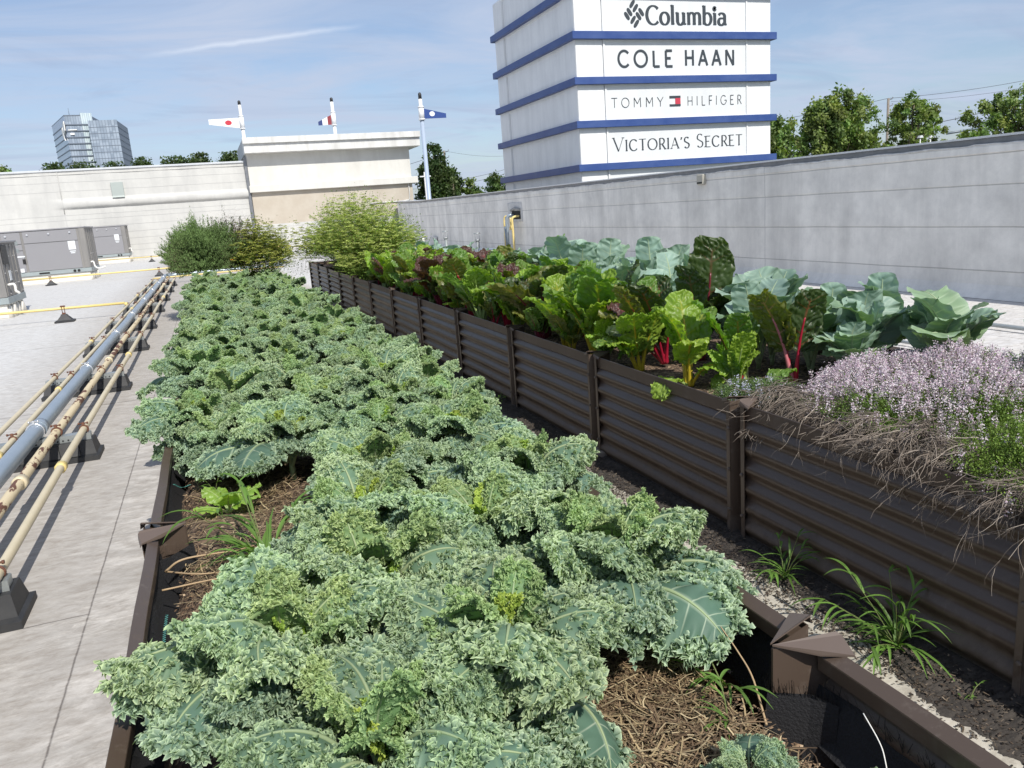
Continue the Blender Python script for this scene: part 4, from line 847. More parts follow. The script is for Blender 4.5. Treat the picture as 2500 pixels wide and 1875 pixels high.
def panel_mesh(ya,yb,inw):
    """corrugated sheet standing in the y-z plane at x=0, inw = +1/-1 direction into the bed"""
    P=[]
    z=np.linspace(.0,.575,64); d=.014*np.sin(2*PI*z/.0958+.6)
    prof=list(zip(d*1.0,z))+[(0,.585),(0,.647),(.002*inw,.650),(.030*inw,.636),(.031*inw,.633),(.029*inw,.600)]
    back=[(.026*inw,.601),(.028*inw,.632),(.003*inw,.646),(.0025*inw,.585)]+[(a+.0025*inw,b_) for a,b_ in list(zip(d,z))[::-1]]
    pr_=prof+back; n=len(pr_); V=[]
    ysn=np.linspace(ya,yb,12); 
    for y in ysn: V+=[(a+.0015*math.sin(y*9+b_*5),y,b_) for a,b_ in pr_]
    F=grid_faces(12,n); F=np.vstack([F,[(i*n+n-1,(i+1)*n+n-1,(i+1)*n,i*n) for i in range(11)]])
    j=np.tile(np.arange(n-1),11); fl=np.concatenate([((j>=63)&(j<=72)),np.ones(11,bool)])
    q=MB(); q.add(V,F[~fl],(1,1,1),0,True); V=np.array(V); q.add(V,F[fl],(1,1,1),0,False); return q
def post_mesh(inw):
    q=MB(); th=.003; ol=-.014*inw
    path=[(ol,-.066),(ol,-.040),(.115*inw,0.),(ol,.040),(ol,.066)]
    def off(p,d): return p
    for (a,b_) in zip(path[:-1],path[1:]):
        dx,dy=b_[0]-a[0],b_[1]-a[1]; l=math.hypot(dx,dy); nx_,ny_=-dy/l*th,dx/l*th
        q.prism([(a[0],a[1]),(b_[0],b_[1]),(b_[0]+nx_,b_[1]+ny_),(a[0]+nx_,a[1]+ny_)],'z',0.,.652)
    return q
def cap_mesh(inw):
    q=MB()
    for sg in (-1,1):
        V=[(.118*inw,.003*sg,.660),(-.018*inw,.038*sg,.672),(-.024*inw,.048*sg,.667),(-.012*inw,.098*sg,.650),(.042*inw,.060*sg,.646),(-.026*inw,.047*sg,.650),(-.018*inw,.098*sg,.640)]
        n=len(V); V2=[(x,y,z+.004) for x,y,z in V]
        fs=[(0,1,2),(0,2,3),(0,3,4),(2,5,6),(2,6,3)]
        q.add(V+V2,fs+[tuple(i+n for i in f[::-1]) for f in fs],(1,1,1),0,False)
        rim=[0,1,2,5,6,3,4]; q.add(V+V2,[(rim[i],rim[(i+1)%7],rim[(i+1)%7]+n,rim[i]+n) for i in range(7)],(1,1,1),0,False)
    return q
def bolt_mesh(inw):
    q=MB()
    q.tube([(-.014*inw,0,0),(-.022*inw,0,0),(-.026*inw,0,0)],[.009,.009,.005],8)
    return q
def fringe(parent,x,y0,y1,inw,zt_,n,seed):
    rg=np.random.default_rng(seed); q=MB(); m_=60
    yy=np.linspace(y0,y1,m_); top=zt_+.012*np.sin(yy*5.1)+rg.normal(0,.006,m_); V=[]
    for y,t_ in zip(yy,top):
        for k,(dx,z) in enumerate(((.0,t_),(.012,t_-.03),(.02,t_-.09),(.05,.45))): V.append((x+inw*(.012+dx+.008*math.sin(y*17+k)),y,z))
    F=grid_faces(m_,4); q.add(V,F,(1,1,1),0,True)
    for k in range(n):
        y=rg.uniform(y0,y1); z=zt_-rg.uniform(0,.03); h=rg.uniform(.015,.05); a=np.array([x+inw*.015,y,z]); d=np.array([inw*rg.uniform(0,.03),rg.normal(0,.012),h]); w_=.0012
        q.add([a+(0,-w_,0),a+(0,w_,0),a+d+(0,w_*.4,0),a+d+(0,-w_*.4,0)],[(0,1,2,3)],(1,1,1),0,False)
    for yp in Y1:
        if not (y0-.2<yp<y1): continue
        pts=[(.028,-.10),(.060,-.055),(.128,0.),(.060,.055),(.028,.10)]
        V=[]
        for (a,b_) in pts:
            for z,o_ in ((zt_-.01+rg.normal(0,.006),0),(.45,.012),(.25,.03)): V.append((x+inw*(a+o_),yp+b_*(1+o_*3),z))
        q.add(V,grid_faces(5,3),(1,1,1),0,False)
        for k in range(90):
            u=rg.uniform(0,3.99); i_=int(u); f_=u-i_; a=pts[i_][0]*(1-f_)+pts[i_+1][0]*f_; b_=pts[i_][1]*(1-f_)+pts[i_+1][1]*f_; p_=np.array([x+inw*a,yp+b_,zt_-.015]); d=np.array([inw*rg.uniform(-.004,.012),rg.normal(0,.004),rg.uniform(.02,.045)]); w_=.0013
            q.add([p_+(0,-w_,0),p_+(0,w_,0),p_+d+(0,w_*.4,0),p_+d+(0,-w_*.4,0)],[(0,1,2,3)],(1,1,1),0,False)
    return q.obj('liner',M_fab,parent)
def bed(x0,x1,ys_,label,seed):
    b_=thing('raised_bed',label,'raised bed',(0,0,0),group='brown corrugated steel raised beds')
    pm={}
    for side,x,inw in ((0,x0,1),(1,x1,-1)):
        pan=panel_mesh(.04,ys_[1]-ys_[0]-.04,inw).mesh('panel',M_bed); pst=post_mesh(inw).mesh('post',M_bed); cp_=cap_mesh(inw).mesh('cap',M_bedc); bl=bolt_mesh(inw).mesh('bolt',M_bed)
        for i,y in enumerate(ys_):
            o=link('post',pst,b_,(x,y,0)); link('cap',cp_,o); 
            if side==0 and x>1 and -1<y<9:
                for yy in (-.048,.048):
                    for z in (.12,.32,.52): link('bolt',bl,o,(0,yy,z))
            if i<len(ys_)-1:
                o=link('panel',pan,b_,(x,y,0)); o.rotation_euler=(0,math.radians(random.uniform(-.5,.5)),0)
    for y in (ys_[0],ys_[-1]):
        q=MB(); q.box(x0,x1,y-.012,y+.012,0,.65,bev=.004); q.obj('end_panel',M_bed,b_)
    return b_
SP=1.455
Y2=[-.005+SP*k for k in range(-1,14)]; Y1=[1.22+SP*(k-1) for k in range(0,13)]
bedB=bed(2.15,3.60,Y2,'right raised bed of brown corrugated panels holding chard, collards and thyme',2)
bedA=bed(-.315,1.10,Y1,'left raised bed of brown steel packed with curly kale',1)
for (x,inw,sd_) in ((-.315,1,5),(1.10,-1,6)): fringe(bedA,x,Y1[0]+.05,5.6,inw,.60 if inw>0 else .565,900,sd_)
def soil(x0,x1,y0,y1,z,name,seed,dl=.05,wl=.12,dr=.05,wr=.12):
    rg=np.random.default_rng(seed); nx_=int((x1-x0)/.03); ny_=int((y1-y0)/.05); X,Y=np.meshgrid(np.linspace(x0,x1,nx_),np.linspace(y0,y1,ny_),indexing='ij')
    Zz=z+.012*np.sin(X*9+Y*3)+.010*np.sin(Y*11-X*4)+rg.normal(0,.004,X.shape); Zz-=dl*np.clip(1-(X-x0)/wl,0,1)**1.2+dr*np.clip(1-(x1-X+.02*np.sin(Y*7))/wr,0,1)
    q=MB(); q.add(np.stack([X,Y,Zz],-1).reshape(-1,3),grid_faces(nx_,ny_)[:,::-1],(1,1,1),0,True); o=q.obj(name,M_soil); tag(o,kind='structure'); return o
soil(-.30,1.085,Y1[0]+.02,Y1[-1]-.02,.515,'soil',1,.14,.10,.28,.20); soil(2.165,3.585,Y2[0]+.02,Y2[-1]-.02,.56,'soil',2)
# wood chips / straw lying on the soil: one uncountable mass
M_straw=mat('straw_and_chips',(.4,.3,.18),.8,attr=True,spec=.2)
def straw(name,boxes,seed,lmin,lmax,cols,kind='stuff',hgt=.03,wd=.004):
    rg=np.random.default_rng(seed); q=MB()
    for (x0,x1,y0,y1,z,n) in boxes:
        for _ in range(n):
            a=rg.uniform(0,PI); l=rg.uniform(lmin,lmax); c=np.array([rg.uniform(x0,x1),rg.uniform(y0,y1),z+rg.uniform(0,hgt)]); d=np.array([math.cos(a),math.sin(a),rg.normal(0,.18)])*l/2
            b_=np.array([-math.sin(a),math.cos(a),rg.normal(0,.5)])*rg.normal(0,.15)*l
            j=rg.uniform(.55,1.25); cl=np.array(cols[rg.integers(len(cols))])*j
            ribbon(q,smoothpath([c-d,c+b_,c+d],5),rg.uniform(.4,1.3)*wd,cl)
    o=q.obj(name,M_straw); tag(o,kind=kind); return o
STC=[(.33,.25,.14),(.45,.36,.22),(.20,.135,.08),(.12,.08,.05),(.24,.17,.10)]
straw('straw_mulch',[(.50,.90,.80,1.60,.515,4200),(.3,.9,1.0,1.5,.51,1200),(-.2,.2,2.0,3.6,.515,2200)],3,.02,.11,STC,hgt=.035,wd=.0028)
straw('wood_chip_mulch',[(-.24,.3,1.9,4.3,.515,5200),(.1,.95,.9,1.7,.512,4000),(2.2,3.2,2.9,5.5,.562,1500)],4,.004,.015,[(.30,.20,.12),(.16,.10,.06),(.38,.28,.18),(.08,.05,.035)],hgt=.012,wd=.0055)
# dark soil washed along the foot of the right bed
M_silt=mat('dark_silt',(.035,.030,.026),.95,bump=.9,bscale=45,noise=(25,.7,(.085,.072,.06)))
q=MB(); rg=np.random.default_rng(9); n_=2600; yy=np.linspace(-1.2,13,n_); V=[]
wn1=np.convolve(rg.normal(0,1,n_+40),np.ones(11)/11**.5,'same')[20:-20]
wn2=np.convolve(rg.normal(0,1,n_+160),np.hanning(81)/5.5,'same')[80:-80]; wn3=np.convolve(rg.normal(0,1,n_+40),np.hanning(15)/2.4,'same')[20:-20]
edge=1.965+.012*np.sin(yy*3.3)+.016*wn2+.008*wn3+.004*rg.normal(0,1,n_)-.05*np.clip((2.2-yy)/.8,0,1)

for y,e in zip(yy,edge):
    for k in range(9):
        f=k/8; V.append((e+(2.165-e)*f,y,.0015+.012*math.sin(f*PI/2)+(.006*rg.normal() if 0<k<8 else 0)*min(1,f*2)))
q.add(V,grid_faces(n_,9)[:,::-1],(1,1,1),0,True); tag(q.obj('silt',M_silt),kind='stuff')
straw('leaf_litter',[(1.84,2.0,-.3,5.0,.003,900),(1.97,2.13,-.3,5.5,.012,1500),(2.0,2.14,5.5,12,.012,500)],12,.004,.022,[(.07,.05,.04),(.13,.10,.07),(.04,.035,.03),(.20,.16,.12)],hgt=.010,wd=.0045)
straw('soil_crumbs',[(1.90,1.99,-.3,5.5,.003,5200),(1.84,1.96,-.3,6.,.002,1800),(1.97,2.1,-.3,5.5,.014,2500)],13,.003,.011,[(.06,.045,.035),(.10,.075,.055),(.03,.025,.02),(.16,.13,.10)],hgt=.004,wd=.006)
MB().box(2.05,2.17,4.26,4.38,.0,.045,bev=.006).obj('wood_block',M_wood,bedB)
# ------------------------------------------------------------------ leaves
def leafgeo(seed,Ln,Wd,e0,e1,pet,pr,nphi=240,nm=13,ruf=((11,.06,1.3),(27,.05,2.2),(60,.028,4.)),base=(.1,.2,.14),edge=(.25,.36,.18),ridge=.6,vein=(.3,.4,.22),nv=14,vw=.12,rib=None,shape=(.62,1.0),fold=0.,droop=.5,puck=0.,pfreq=18,back=0.,twist=0.,ribw=1.,e_pow=1.,lobe=0.,hook=0.,frill=None):
    rg=np.random.default_rng(seed)
    # midrib
    n=60; s=np.linspace(0,1,n); th=np.radians(e0+(e1-e0)*s**e_pow); ds=Ln/(n-1)
    C=np.zeros((n,3)); 
    for i in range(1,n):
        t_=(th[i]+th[i-1])/2; C[i]=C[i-1]+np.array([math.cos(t_),0,math.sin(t_)])*ds
    sway=rg.normal(0,.05)*Ln; C[:,1]+=sway*s**2
    # petiole comes first
    pth=np.radians(np.linspace(min(e0+12,88),e0,10)); Pp=np.zeros((10,3))
    for i in range(1,10): Pp[i]=Pp[i-1]+np.array([math.cos(pth[i]),0,math.sin(pth[i])])*pet/9
    C=C+Pp[-1]
    T=np.stack([np.cos(th),0*th,np.sin(th)],1); Nn=np.stack([-np.sin(th),0*th,np.cos(th)],1); Bv=np.array([0,1.,0])
    a=np.linspace(-PI+.12,PI-.12,nphi); m=np.linspace(0,1,nm)**.85
    Xm=.5+.5*np.cos(a); 
    prof=np.abs(np.sin(a))**shape[0]*(1+.25*(shape[1]-1)*np.cos(a))
    Ym=np.sign(np.sin(a))*Wd/2*prof
    if lobe: Ym*=1+lobe*np.sin(a*9+rg.uniform(0,6))*np.abs(np.sin(a)); 
    X0=np.clip(Xm-.16,0.,.95)
    A,Mm=np.meshgrid(a,m,indexing='ij'); X=X0[:,None]+(Xm-X0)[:,None]*Mm; Y=Ym[:,None]*Mm
    if back:
        r=Mm-back*np.clip(Mm-.6,0,1)*(1+.8*np.sin(7*A+rg.uniform(0,6))); X=X0[:,None]+(Xm-X0)[:,None]*r; Y=Ym[:,None]*r
    ph=(A+PI)/(2*PI); H=np.zeros_like(X); wv=Wd/2
    warp=ph+.006*np.sin(ph*37+rg.uniform(0,6))+.004*np.sin(ph*91+rg.uniform(0,6))
    DX=np.zeros_like(X); DY=np.zeros_like(X); rdg=np.zeros_like(X)
    env=.75+.35*np.sin(ph*23+rg.uniform(0,6))*np.sin(ph*41+rg.uniform(0,6))
    for k,(f,am,pw) in enumerate(ruf):
        p0=rg.uniform(0,6.28); g=np.clip((Mm-.12*k*(1 if len(ruf)>2 else 0))/(1-.12*k*(1 if len(ruf)>2 else 0)),0,1)**pw*env
        w_=2*PI*f*warp+p0+Mm*(2.5+k)+1.2*np.sin(ph*50+k)
        H+=am*g*np.sin(w_)*wv*2; q_=am*g*np.cos(w_*1.0+.6)*wv*1.5
        DX+=-q_*np.sin(A); DY+=q_*np.cos(A)*np.sign(np.sin(A)+1e-9); 
        r2=am*g*np.cos(w_*.5+1.3)*wv*1.2; DX+=r2*np.cos(A); DY+=r2*np.sin(A)
        rdg+=g*np.sin(w_)*(.5 if k==0 else .5)
    if back: H+=np.clip(Mm-.5,0,1)*wv*back*1.1*(.6+.5*np.sin(9*A+1))
    if puck:
        xx=X*Ln/wv; yy=Y/wv; Bp=0
        for k in range(7):
            an=rg.uniform(0,PI); fr=pfreq*rg.uniform(.35,.75); Bp=Bp+np.sin((xx*math.cos(an)+yy*math.sin(an))*fr+rg.uniform(0,6)+1.5*np.sin(yy*3+xx*4+k))
        H+=puck*wv*(np.abs(Bp)**.8-.9)*.8*np.clip(Mm*4,0,1)
    if hook: H+=hook*wv*np.clip(Mm,0,1)**2
    X=X+DX/Ln; Y=Y+DY
    def place(X,Y,H):
        H=H-droop*Y*Y/max(wv,1e-6)*.5+fold*np.abs(Y)
        Xi=np.clip(X,-.08,1.12); idx=np.clip(Xi,0,1)*(n-1); i0=np.minimum(idx.astype(int),n-2); f=(idx-i0)[...,None]
        c=C[i0]*(1-f)+C[i0+1]*f; t=T[i0]*(1-f)+T[i0+1]*f; nn=Nn[i0]*(1-f)+Nn[i0+1]*f
        ex=(Xi-np.clip(Xi,0,1))[...,None]*Ln
        return c+t*ex+nn*H[...,None]+Bv*Y[...,None]
    V=place(X,Y,H)
    if twist: V[...,2]+=twist*Y*X
    # colours
    base=np.array(base); edge=np.array(edge); vein=np.array(vein)
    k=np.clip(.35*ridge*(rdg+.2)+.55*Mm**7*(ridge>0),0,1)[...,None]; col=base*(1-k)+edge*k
    col=col*(1+.10*np.sin(X*9+seed)*np.sin(Y*60))[...,None]
    vv=np.abs(((ph*nv)%1)-.5)*2; vs=np.clip((vw-vv)/vw*1.6,0,1)*np.clip(1.15-Mm*1.25,0,1)*np.clip(Mm*20+.3,0,1); vs=np.maximum(vs,np.clip(1-Mm/ .04,0,1)*.9)
    col=col*(1-vs[...,None]*.85)+vein*vs[...,None]*.85
    q=MB(); q.add(V.reshape(-1,3),grid_faces(nphi,nm),np.clip(col,0,1).reshape(-1,3),0,True)
    if frill:
        npet,hh,ww,mmin=frill    # curled ruffles: count, height, width, where they begin (0 midrib .. 1 margin)
        gu,gv=np.gradient(V,axis=0),np.gradient(V,axis=1); NN=np.cross(gu,gv); NN/=np.linalg.norm(NN,axis=2,keepdims=True)+1e-12; OUT=gv/(np.linalg.norm(gv,axis=2,keepdims=True)+1e-12)
        mid_n=np.interp(np.clip(X,0,1).ravel(),np.linspace(0,1,n),np.arange(n)).astype(int).clip(0,n-1); sg_=np.sign(np.sum(NN*Nn[mid_n].reshape(V.shape),axis=2)); NN*=sg_[...,None]
        ms=mmin+(1-mmin)*rg.uniform(0,1,npet)**.62; nm_=int(npet*.22); ms[:nm_]=rg.uniform(.93,1.,nm_)
        # spread along the leaf by length of margin
        ln=np.concatenate([[0],np.cumsum(np.linalg.norm(np.diff(V[:,-1],axis=0),axis=1))]); ii=np.interp(rg.uniform(0,ln[-1],npet),ln,np.arange(nphi)); ii=ii.round().astype(int).clip(1,nphi-2); jj=np.interp(ms,m,np.arange(nm)).round().astype(int).clip(1,nm-1)
        P0=V[ii,jj]; n0=NN[ii,jj]; o0=OUT[ii,jj]; t0=np.cross(n0,o0)
        az=rg.normal(0,1.5,npet); az[:nm_]*=.5; f0=o0*np.cos(az)[:,None]+t0*np.sin(az)[:,None]; s0=np.cross(n0,f0)
        tilt=rg.uniform(-.25,.75,npet)[:,None]; up0=n0*np.cos(tilt)+f0*np.sin(tilt); bd=f0*np.cos(tilt)-n0*np.sin(tilt)
        h_=(hh*rg.uniform(.6,1.25,npet))[:,None,None,None]; w_=(ww*rg.uniform(.6,1.3,npet))[:,None,None,None]
        U=np.linspace(-1,1,7)[None,:,None,None]; Vv=np.array([0,.4,.78,1.])[None,None,:,None]
        ph_=rg.uniform(0,6.28,npet)[:,None,None,None]; cup=rg.uniform(-.9,1.1,npet)[:,None,None,None]; cur=rg.uniform(.1,.95,npet)[:,None,None,None]
        e=lambda q_: q_[:,None,None,:]
        G=e(P0)-e(n0)*.002+e(up0)*h_*(Vv*(1-.42*U*U)-.25*cur*Vv**3+.10*Vv*np.sin(4.2*U+ph_))+e(s0)*w_*U*(.30+.70*Vv)+e(bd)*(h_*cur*.75*Vv**2+w_*cup*.55*U*U*Vv+h_*.42*Vv*np.sin(5.5*U+ph_*1.7))
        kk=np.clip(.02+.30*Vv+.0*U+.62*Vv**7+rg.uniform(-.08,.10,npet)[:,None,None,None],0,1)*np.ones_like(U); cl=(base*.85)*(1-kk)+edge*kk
        F1=grid_faces(7,4); F=(F1[None]+(np.arange(npet)*28)[:,None,None]).reshape(-1,4)
        q.add(G.reshape(-1,3),F,cl.reshape(-1,3),0,True)
    ribc=rib if rib is not None else vein
    path=np.vstack([Pp[:-1],C[::4]+Nn[::4]*.0]); rad=np.concatenate([np.linspace(pr*1.5,pr,9),np.linspace(pr,.0008,len(C[::4]))*1.0*ribw])
    path[9:]=path[9:]+Nn[::4]*(rad[9:,None]*.35)
    return q,path,rad,ribc
M_kale=mat('kale_leaf',(.1,.2,.1),.55,attr=True,transl=.25,var=.26,spec=.35,tcol=(1.5,1.7,.6))
M_kstem=mat('kale_stalk',(.30,.38,.20),.5,noise=(9,.4,(.36,.42,.24)))
BG=(.105,.192,.146); BE=(.51,.63,.42)
KV={'out':[],'mid':[],'inn':[],'yng':[],'flat':[]}
def kale(kind,sd_,**k):
    q,path,rad,rc=leafgeo(sd_,**k); q.tube(path,np.maximum(rad,.0012),7,col=(.34,.42,.24),mi=0,cap=False); KV[kind].append(q.mesh('leaf',M_kale))
RU=((9,.08,1.2),(23,.06,1.7),(52,.02,2.3))
for i in range(4):
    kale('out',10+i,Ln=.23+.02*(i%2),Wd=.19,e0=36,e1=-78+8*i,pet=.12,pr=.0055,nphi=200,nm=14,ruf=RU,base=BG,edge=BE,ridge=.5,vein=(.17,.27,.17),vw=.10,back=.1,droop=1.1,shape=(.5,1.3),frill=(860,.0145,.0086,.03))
for i in range(4):
    kale('mid',20+i,Ln=.20,Wd=.165,e0=54,e1=-46+8*i,pet=.12,pr=.005,nphi=180,nm=14,ruf=RU,base=(.125,.215,.145),edge=(.54,.66,.39),ridge=.5,back=.1,droop=1.1,shape=(.5,1.3),vein=(.17,.27,.16),vw=.08,frill=(780,.0130,.0076,.03))
for i in range(3):
    kale('inn',30+i,Ln=.14,Wd=.10,e0=70,e1=20+8*i,pet=.09,pr=.004,nphi=140,nm=12,ruf=RU,base=(.15,.25,.11),edge=(.49,.61,.28),ridge=.5,back=.1,droop=.9,shape=(.5,1.2),vein=(.2,.32,.12),vw=.06,frill=(560,.0100,.0056,.02))
for i in range(2):
    kale('yng',40+i,Ln=.10,Wd=.07,e0=80,e1=50,pet=.07,pr=.003,nphi=120,nm=10,ruf=RU,base=(.24,.36,.06),edge=(.50,.60,.13),ridge=.6,back=.1,droop=.5,shape=(.5,1.2),vw=.05,frill=(300,.0085,.0048,.05))
for i in range(3):
    kale('flat',50+i,Ln=.27,Wd=.21,e0=24,e1=-72+6*i,pet=.13,pr=.006,nphi=240,nm=16,ruf=((9,.06,1.8),(22,.05,2.6),(50,.025,3.6)),base=(.08,.155,.11),edge=BE,ridge=.5,vein=(.42,.50,.36),nv=14,vw=.10,back=.1,droop=.9,shape=(.5,1.25),puck=.025,pfreq=10,frill=(560,.0165,.0105,.48))
ORD=['first','second','third','fourth','fifth','sixth','seventh','eighth','ninth','tenth','eleventh','twelfth','thirteenth','fourteenth','fifteenth','sixteenth','seventeenth','eighteenth','nineteenth','twentieth','twenty-first','twenty-second','twenty-third','twenty-fourth','twenty-fifth','twenty-sixth','twenty-seventh','twenty-eighth','twenty-ninth','thirtieth','thirty-first','thirty-second','thirty-third','thirty-fourth']
rk=np.random.default_rng(77)
stem_me=MB().tube(smoothpath([(0,0,-.14),(.005,0,-.05),(0,0,.03)],6),[.014,.013,.015,.014,.010,.006],8).mesh('stem',M_kstem)
def kale_plant(x,y,label,sc=1.,z=.60,n=(9,8,5,2),rz=None,flat=0,skip=None,old=False):
    p=thing('kale_plant',label,'kale',(x,y,z),rz=0,group='curly kale in the left bed')
    p.scale=(sc,)*3; link('stem',stem_me,p)
    a=rk.uniform(0,6.28) if rz is None else rz; g=2.39996
    def put(kind,el,rr,zz,s_):
        nonlocal a
        for _ in range(3):
            a=(a+g)%(2*PI)
            if skip is None or not skip(a): break
        me=KV[kind][rk.integers(len(KV[kind]))]; o=link('leaf',me,p,(rr*math.cos(a),rr*math.sin(a),zz))
        o.rotation_euler=(rk.normal(0,.25),-el+rk.normal(0,.12),a+rk.normal(0,.25)); o.scale=(s_*rk.uniform(.85,1.1),s_*rk.uniform(.85,1.15),s_)
    for i in range(n[0]): put('flat' if (i<flat or rk.uniform()<.03) else 'out',rk.uniform(-.05,.30),.012,rk.uniform(-.03,.02),rk.uniform(.88,1.12))
    for i in range(n[1]): put('mid',rk.uniform(-.1,.25),.008,.02+rk.uniform(0,.02),rk.uniform(.9,1.15))
    for i in range(n[2]): put('inn',rk.uniform(-.1,.15),.005,.045,rk.uniform(.9,1.2))
    for i in range(n[3]): put('yng',rk.uniform(-.1,.1),.003,.055,rk.uniform(.85,1.1))
    return p
near=[(.03,1.62,'large kale plant at the bottom left corner, spilling over the left rim',1.06,2),(.15,1.22,'kale plant at the very bottom edge left of centre',.95,3),
(.45,1.42,'kale plant at the bottom centre with long leaves hanging towards the bare soil',1.02,2),
(.84,1.66,'kale plant at the front right with a big flat veined leaf, beside the frayed liner',1.0,3),
(.28,1.86,'kale plant just behind the bottom left one, with a yellow green heart',1.0,0),
(.64,2.08,'kale plant with bright yellow inner leaves, in the right half near the front',.98,0),
(.33,2.32,'kale plant right beside the tall grass clump',.95,1),
(.90,2.42,'kale plant reaching over the right rim beside the second walkway gap',.95,1),
(.48,2.78,'kale plant behind the tall grass clump, middle of the bed',.95,0),
(.86,3.08,'kale plant at the right rim with an arching bare stalk below its leaves',.95,1),
(.20,3.42,'kale plant with pale stalks showing, just behind the bare soil patch',.95,1),
(.58,3.30,'kale plant between the pale stalked one and the right rim',.9,0)]
for (x,y,l,s_,f) in near: kale_plant(x,y,l,s_,flat=f,z=.585)
row=0; y=3.72
while y<14.6:
    xs_=[(-.02,'near the pipes'),(.80,'near the walkway')] if row%2==0 else [(.38,'mid bed')]
    if row%2==1: xs_.append((.97 if (row//2)%2 else -.14,'against the right rim' if (row//2)%2 else 'against the left rim'))
    for x,w_ in xs_:
        yj=y+rk.uniform(-.06,.06); xj=x+rk.uniform(-.05,.05)
        lab='curly kale plant '+w_+', '+ORD[min(row,33)]+' row past bare soil'
        far=y>9; kale_plant(xj,yj,lab,rk.uniform(.80,1.06),n=(9,8,5,int(rk.integers(0,3))) if not far else (8,7,4,0),z=.585+.02*rk.normal()+(.01 if y<12 else .0))
    row+=1; y+=.31
for i,(x,y) in enumerate(((1.00,3.62),(1.02,4.15),(.99,4.75),(1.02,5.35),(1.0,6.0),(.98,6.7))):
    kale_plant(x,y,'kale plant spilling over the right rim, '+ORD[i]+' beyond the bare stalked one',.84,n=(7,7,4,0),z=.575)
# small seedlings at the front and a dark hidden irrigation hose
for (x,y,l) in ((.79,1.04,'small kale seedling at the bottom edge, in the straw'),(1.0,.86,'small kale seedling in the bottom right corner beside the rim')):
    kale_plant(x,y,l,.30,z=.53,n=(4,3,0,0))
# ------------------------------------------------------------------ chard and collards
M_chard=mat('chard_leaf',(.1,.2,.05),.42,attr=True,transl=.36,var=.15,spec=.5,tcol=(1.6,1.9,.35))
M_coll=mat('collard_leaf',(.1,.2,.15),.5,attr=True,transl=.18,var=.16,spec=.35,tcol=(1.2,1.5,.6))
M_stalk=mat('chard_stalk',(.4,.1,.1),.3,attr=True,spec=.5)
CG={'green':((.12,.215,.04),(.20,.32,.06)),'lime':((.21,.32,.04),(.31,.43,.06)),'dark':((.050,.080,.026),(.08,.11,.035)),'purple':((.085,.040,.034),(.13,.08,.05)),'olive':((.12,.14,.03),(.2,.2,.05))}
CS={'red':(.33,.012,.035),'yellow':(.42,.32,.025),'pink':(.50,.16,.18),'wine':(.15,.018,.03),'pale':(.25,.34,.11),'white':(.6,.52,.42)}
CL={}
def chard_leaf(colr,stem,v):
    k=(colr,stem,v)
    if k in CL: return CL[k]
    b_,e_=CG[colr]; rg=np.random.default_rng(hash((colr,stem))%1000+v) if 0 else np.random.default_rng(len(CL)*13+v)
    e0,e1=((82,60),(80,30),(78,-20),(70,-45),(88,84))[v]; Ln=(.25,.27,.26,.22,.34)[v]; Wd=(.15,.17,.16,.15,.19)[v]
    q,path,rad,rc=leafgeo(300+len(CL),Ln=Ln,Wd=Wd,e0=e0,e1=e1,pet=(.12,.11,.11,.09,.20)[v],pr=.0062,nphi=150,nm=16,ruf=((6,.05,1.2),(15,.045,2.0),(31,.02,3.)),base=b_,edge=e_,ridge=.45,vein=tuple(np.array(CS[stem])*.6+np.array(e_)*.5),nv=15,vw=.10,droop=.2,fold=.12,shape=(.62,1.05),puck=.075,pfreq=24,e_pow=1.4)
    s_=MB(); s_.tube(path[:9+9],np.maximum(rad[:18],.0014)*np.concatenate([np.linspace(1.25,1.,9),np.ones(9)]),8,col=CS[stem])
    CL[k]=(q.mesh('leaf',M_chard),s_.mesh('stalk',M_stalk)); return CL[k]
rc_=np.random.default_rng(31)
def chard(x,y,label,spec,z=.565,sc=1.,group='rainbow chard rows in the right bed'):
    sc*=1.36; p=thing('chard_plant',label,'chard',(x,y,z),group=group); p.scale=(sc,)*3
    for i,(colr,stem,v,az,tilt,s_) in enumerate(spec):
        lm,sm=chard_leaf(colr,stem,v); a=math.radians(az); o=link('leaf',lm,p,(.012*math.cos(a),.012*math.sin(a),0)); o.rotation_euler=(rc_.normal(0,.1),math.radians(-tilt)*-1,a); o.scale=(s_,)*3; link('stalk',sm,o)
    return p
def rspec(stem,cols,n,hgt=1.):
    out=[]; a=rc_.uniform(0,360)
    for i in range(n):
        a+=137.5; v=int(rc_.choice((0,0,0,1,1,2))); out.append((cols[rc_.integers(len(cols))],stem,v,a,rc_.uniform(-6,18),rc_.uniform(.75,1.22)*hgt))
    return out
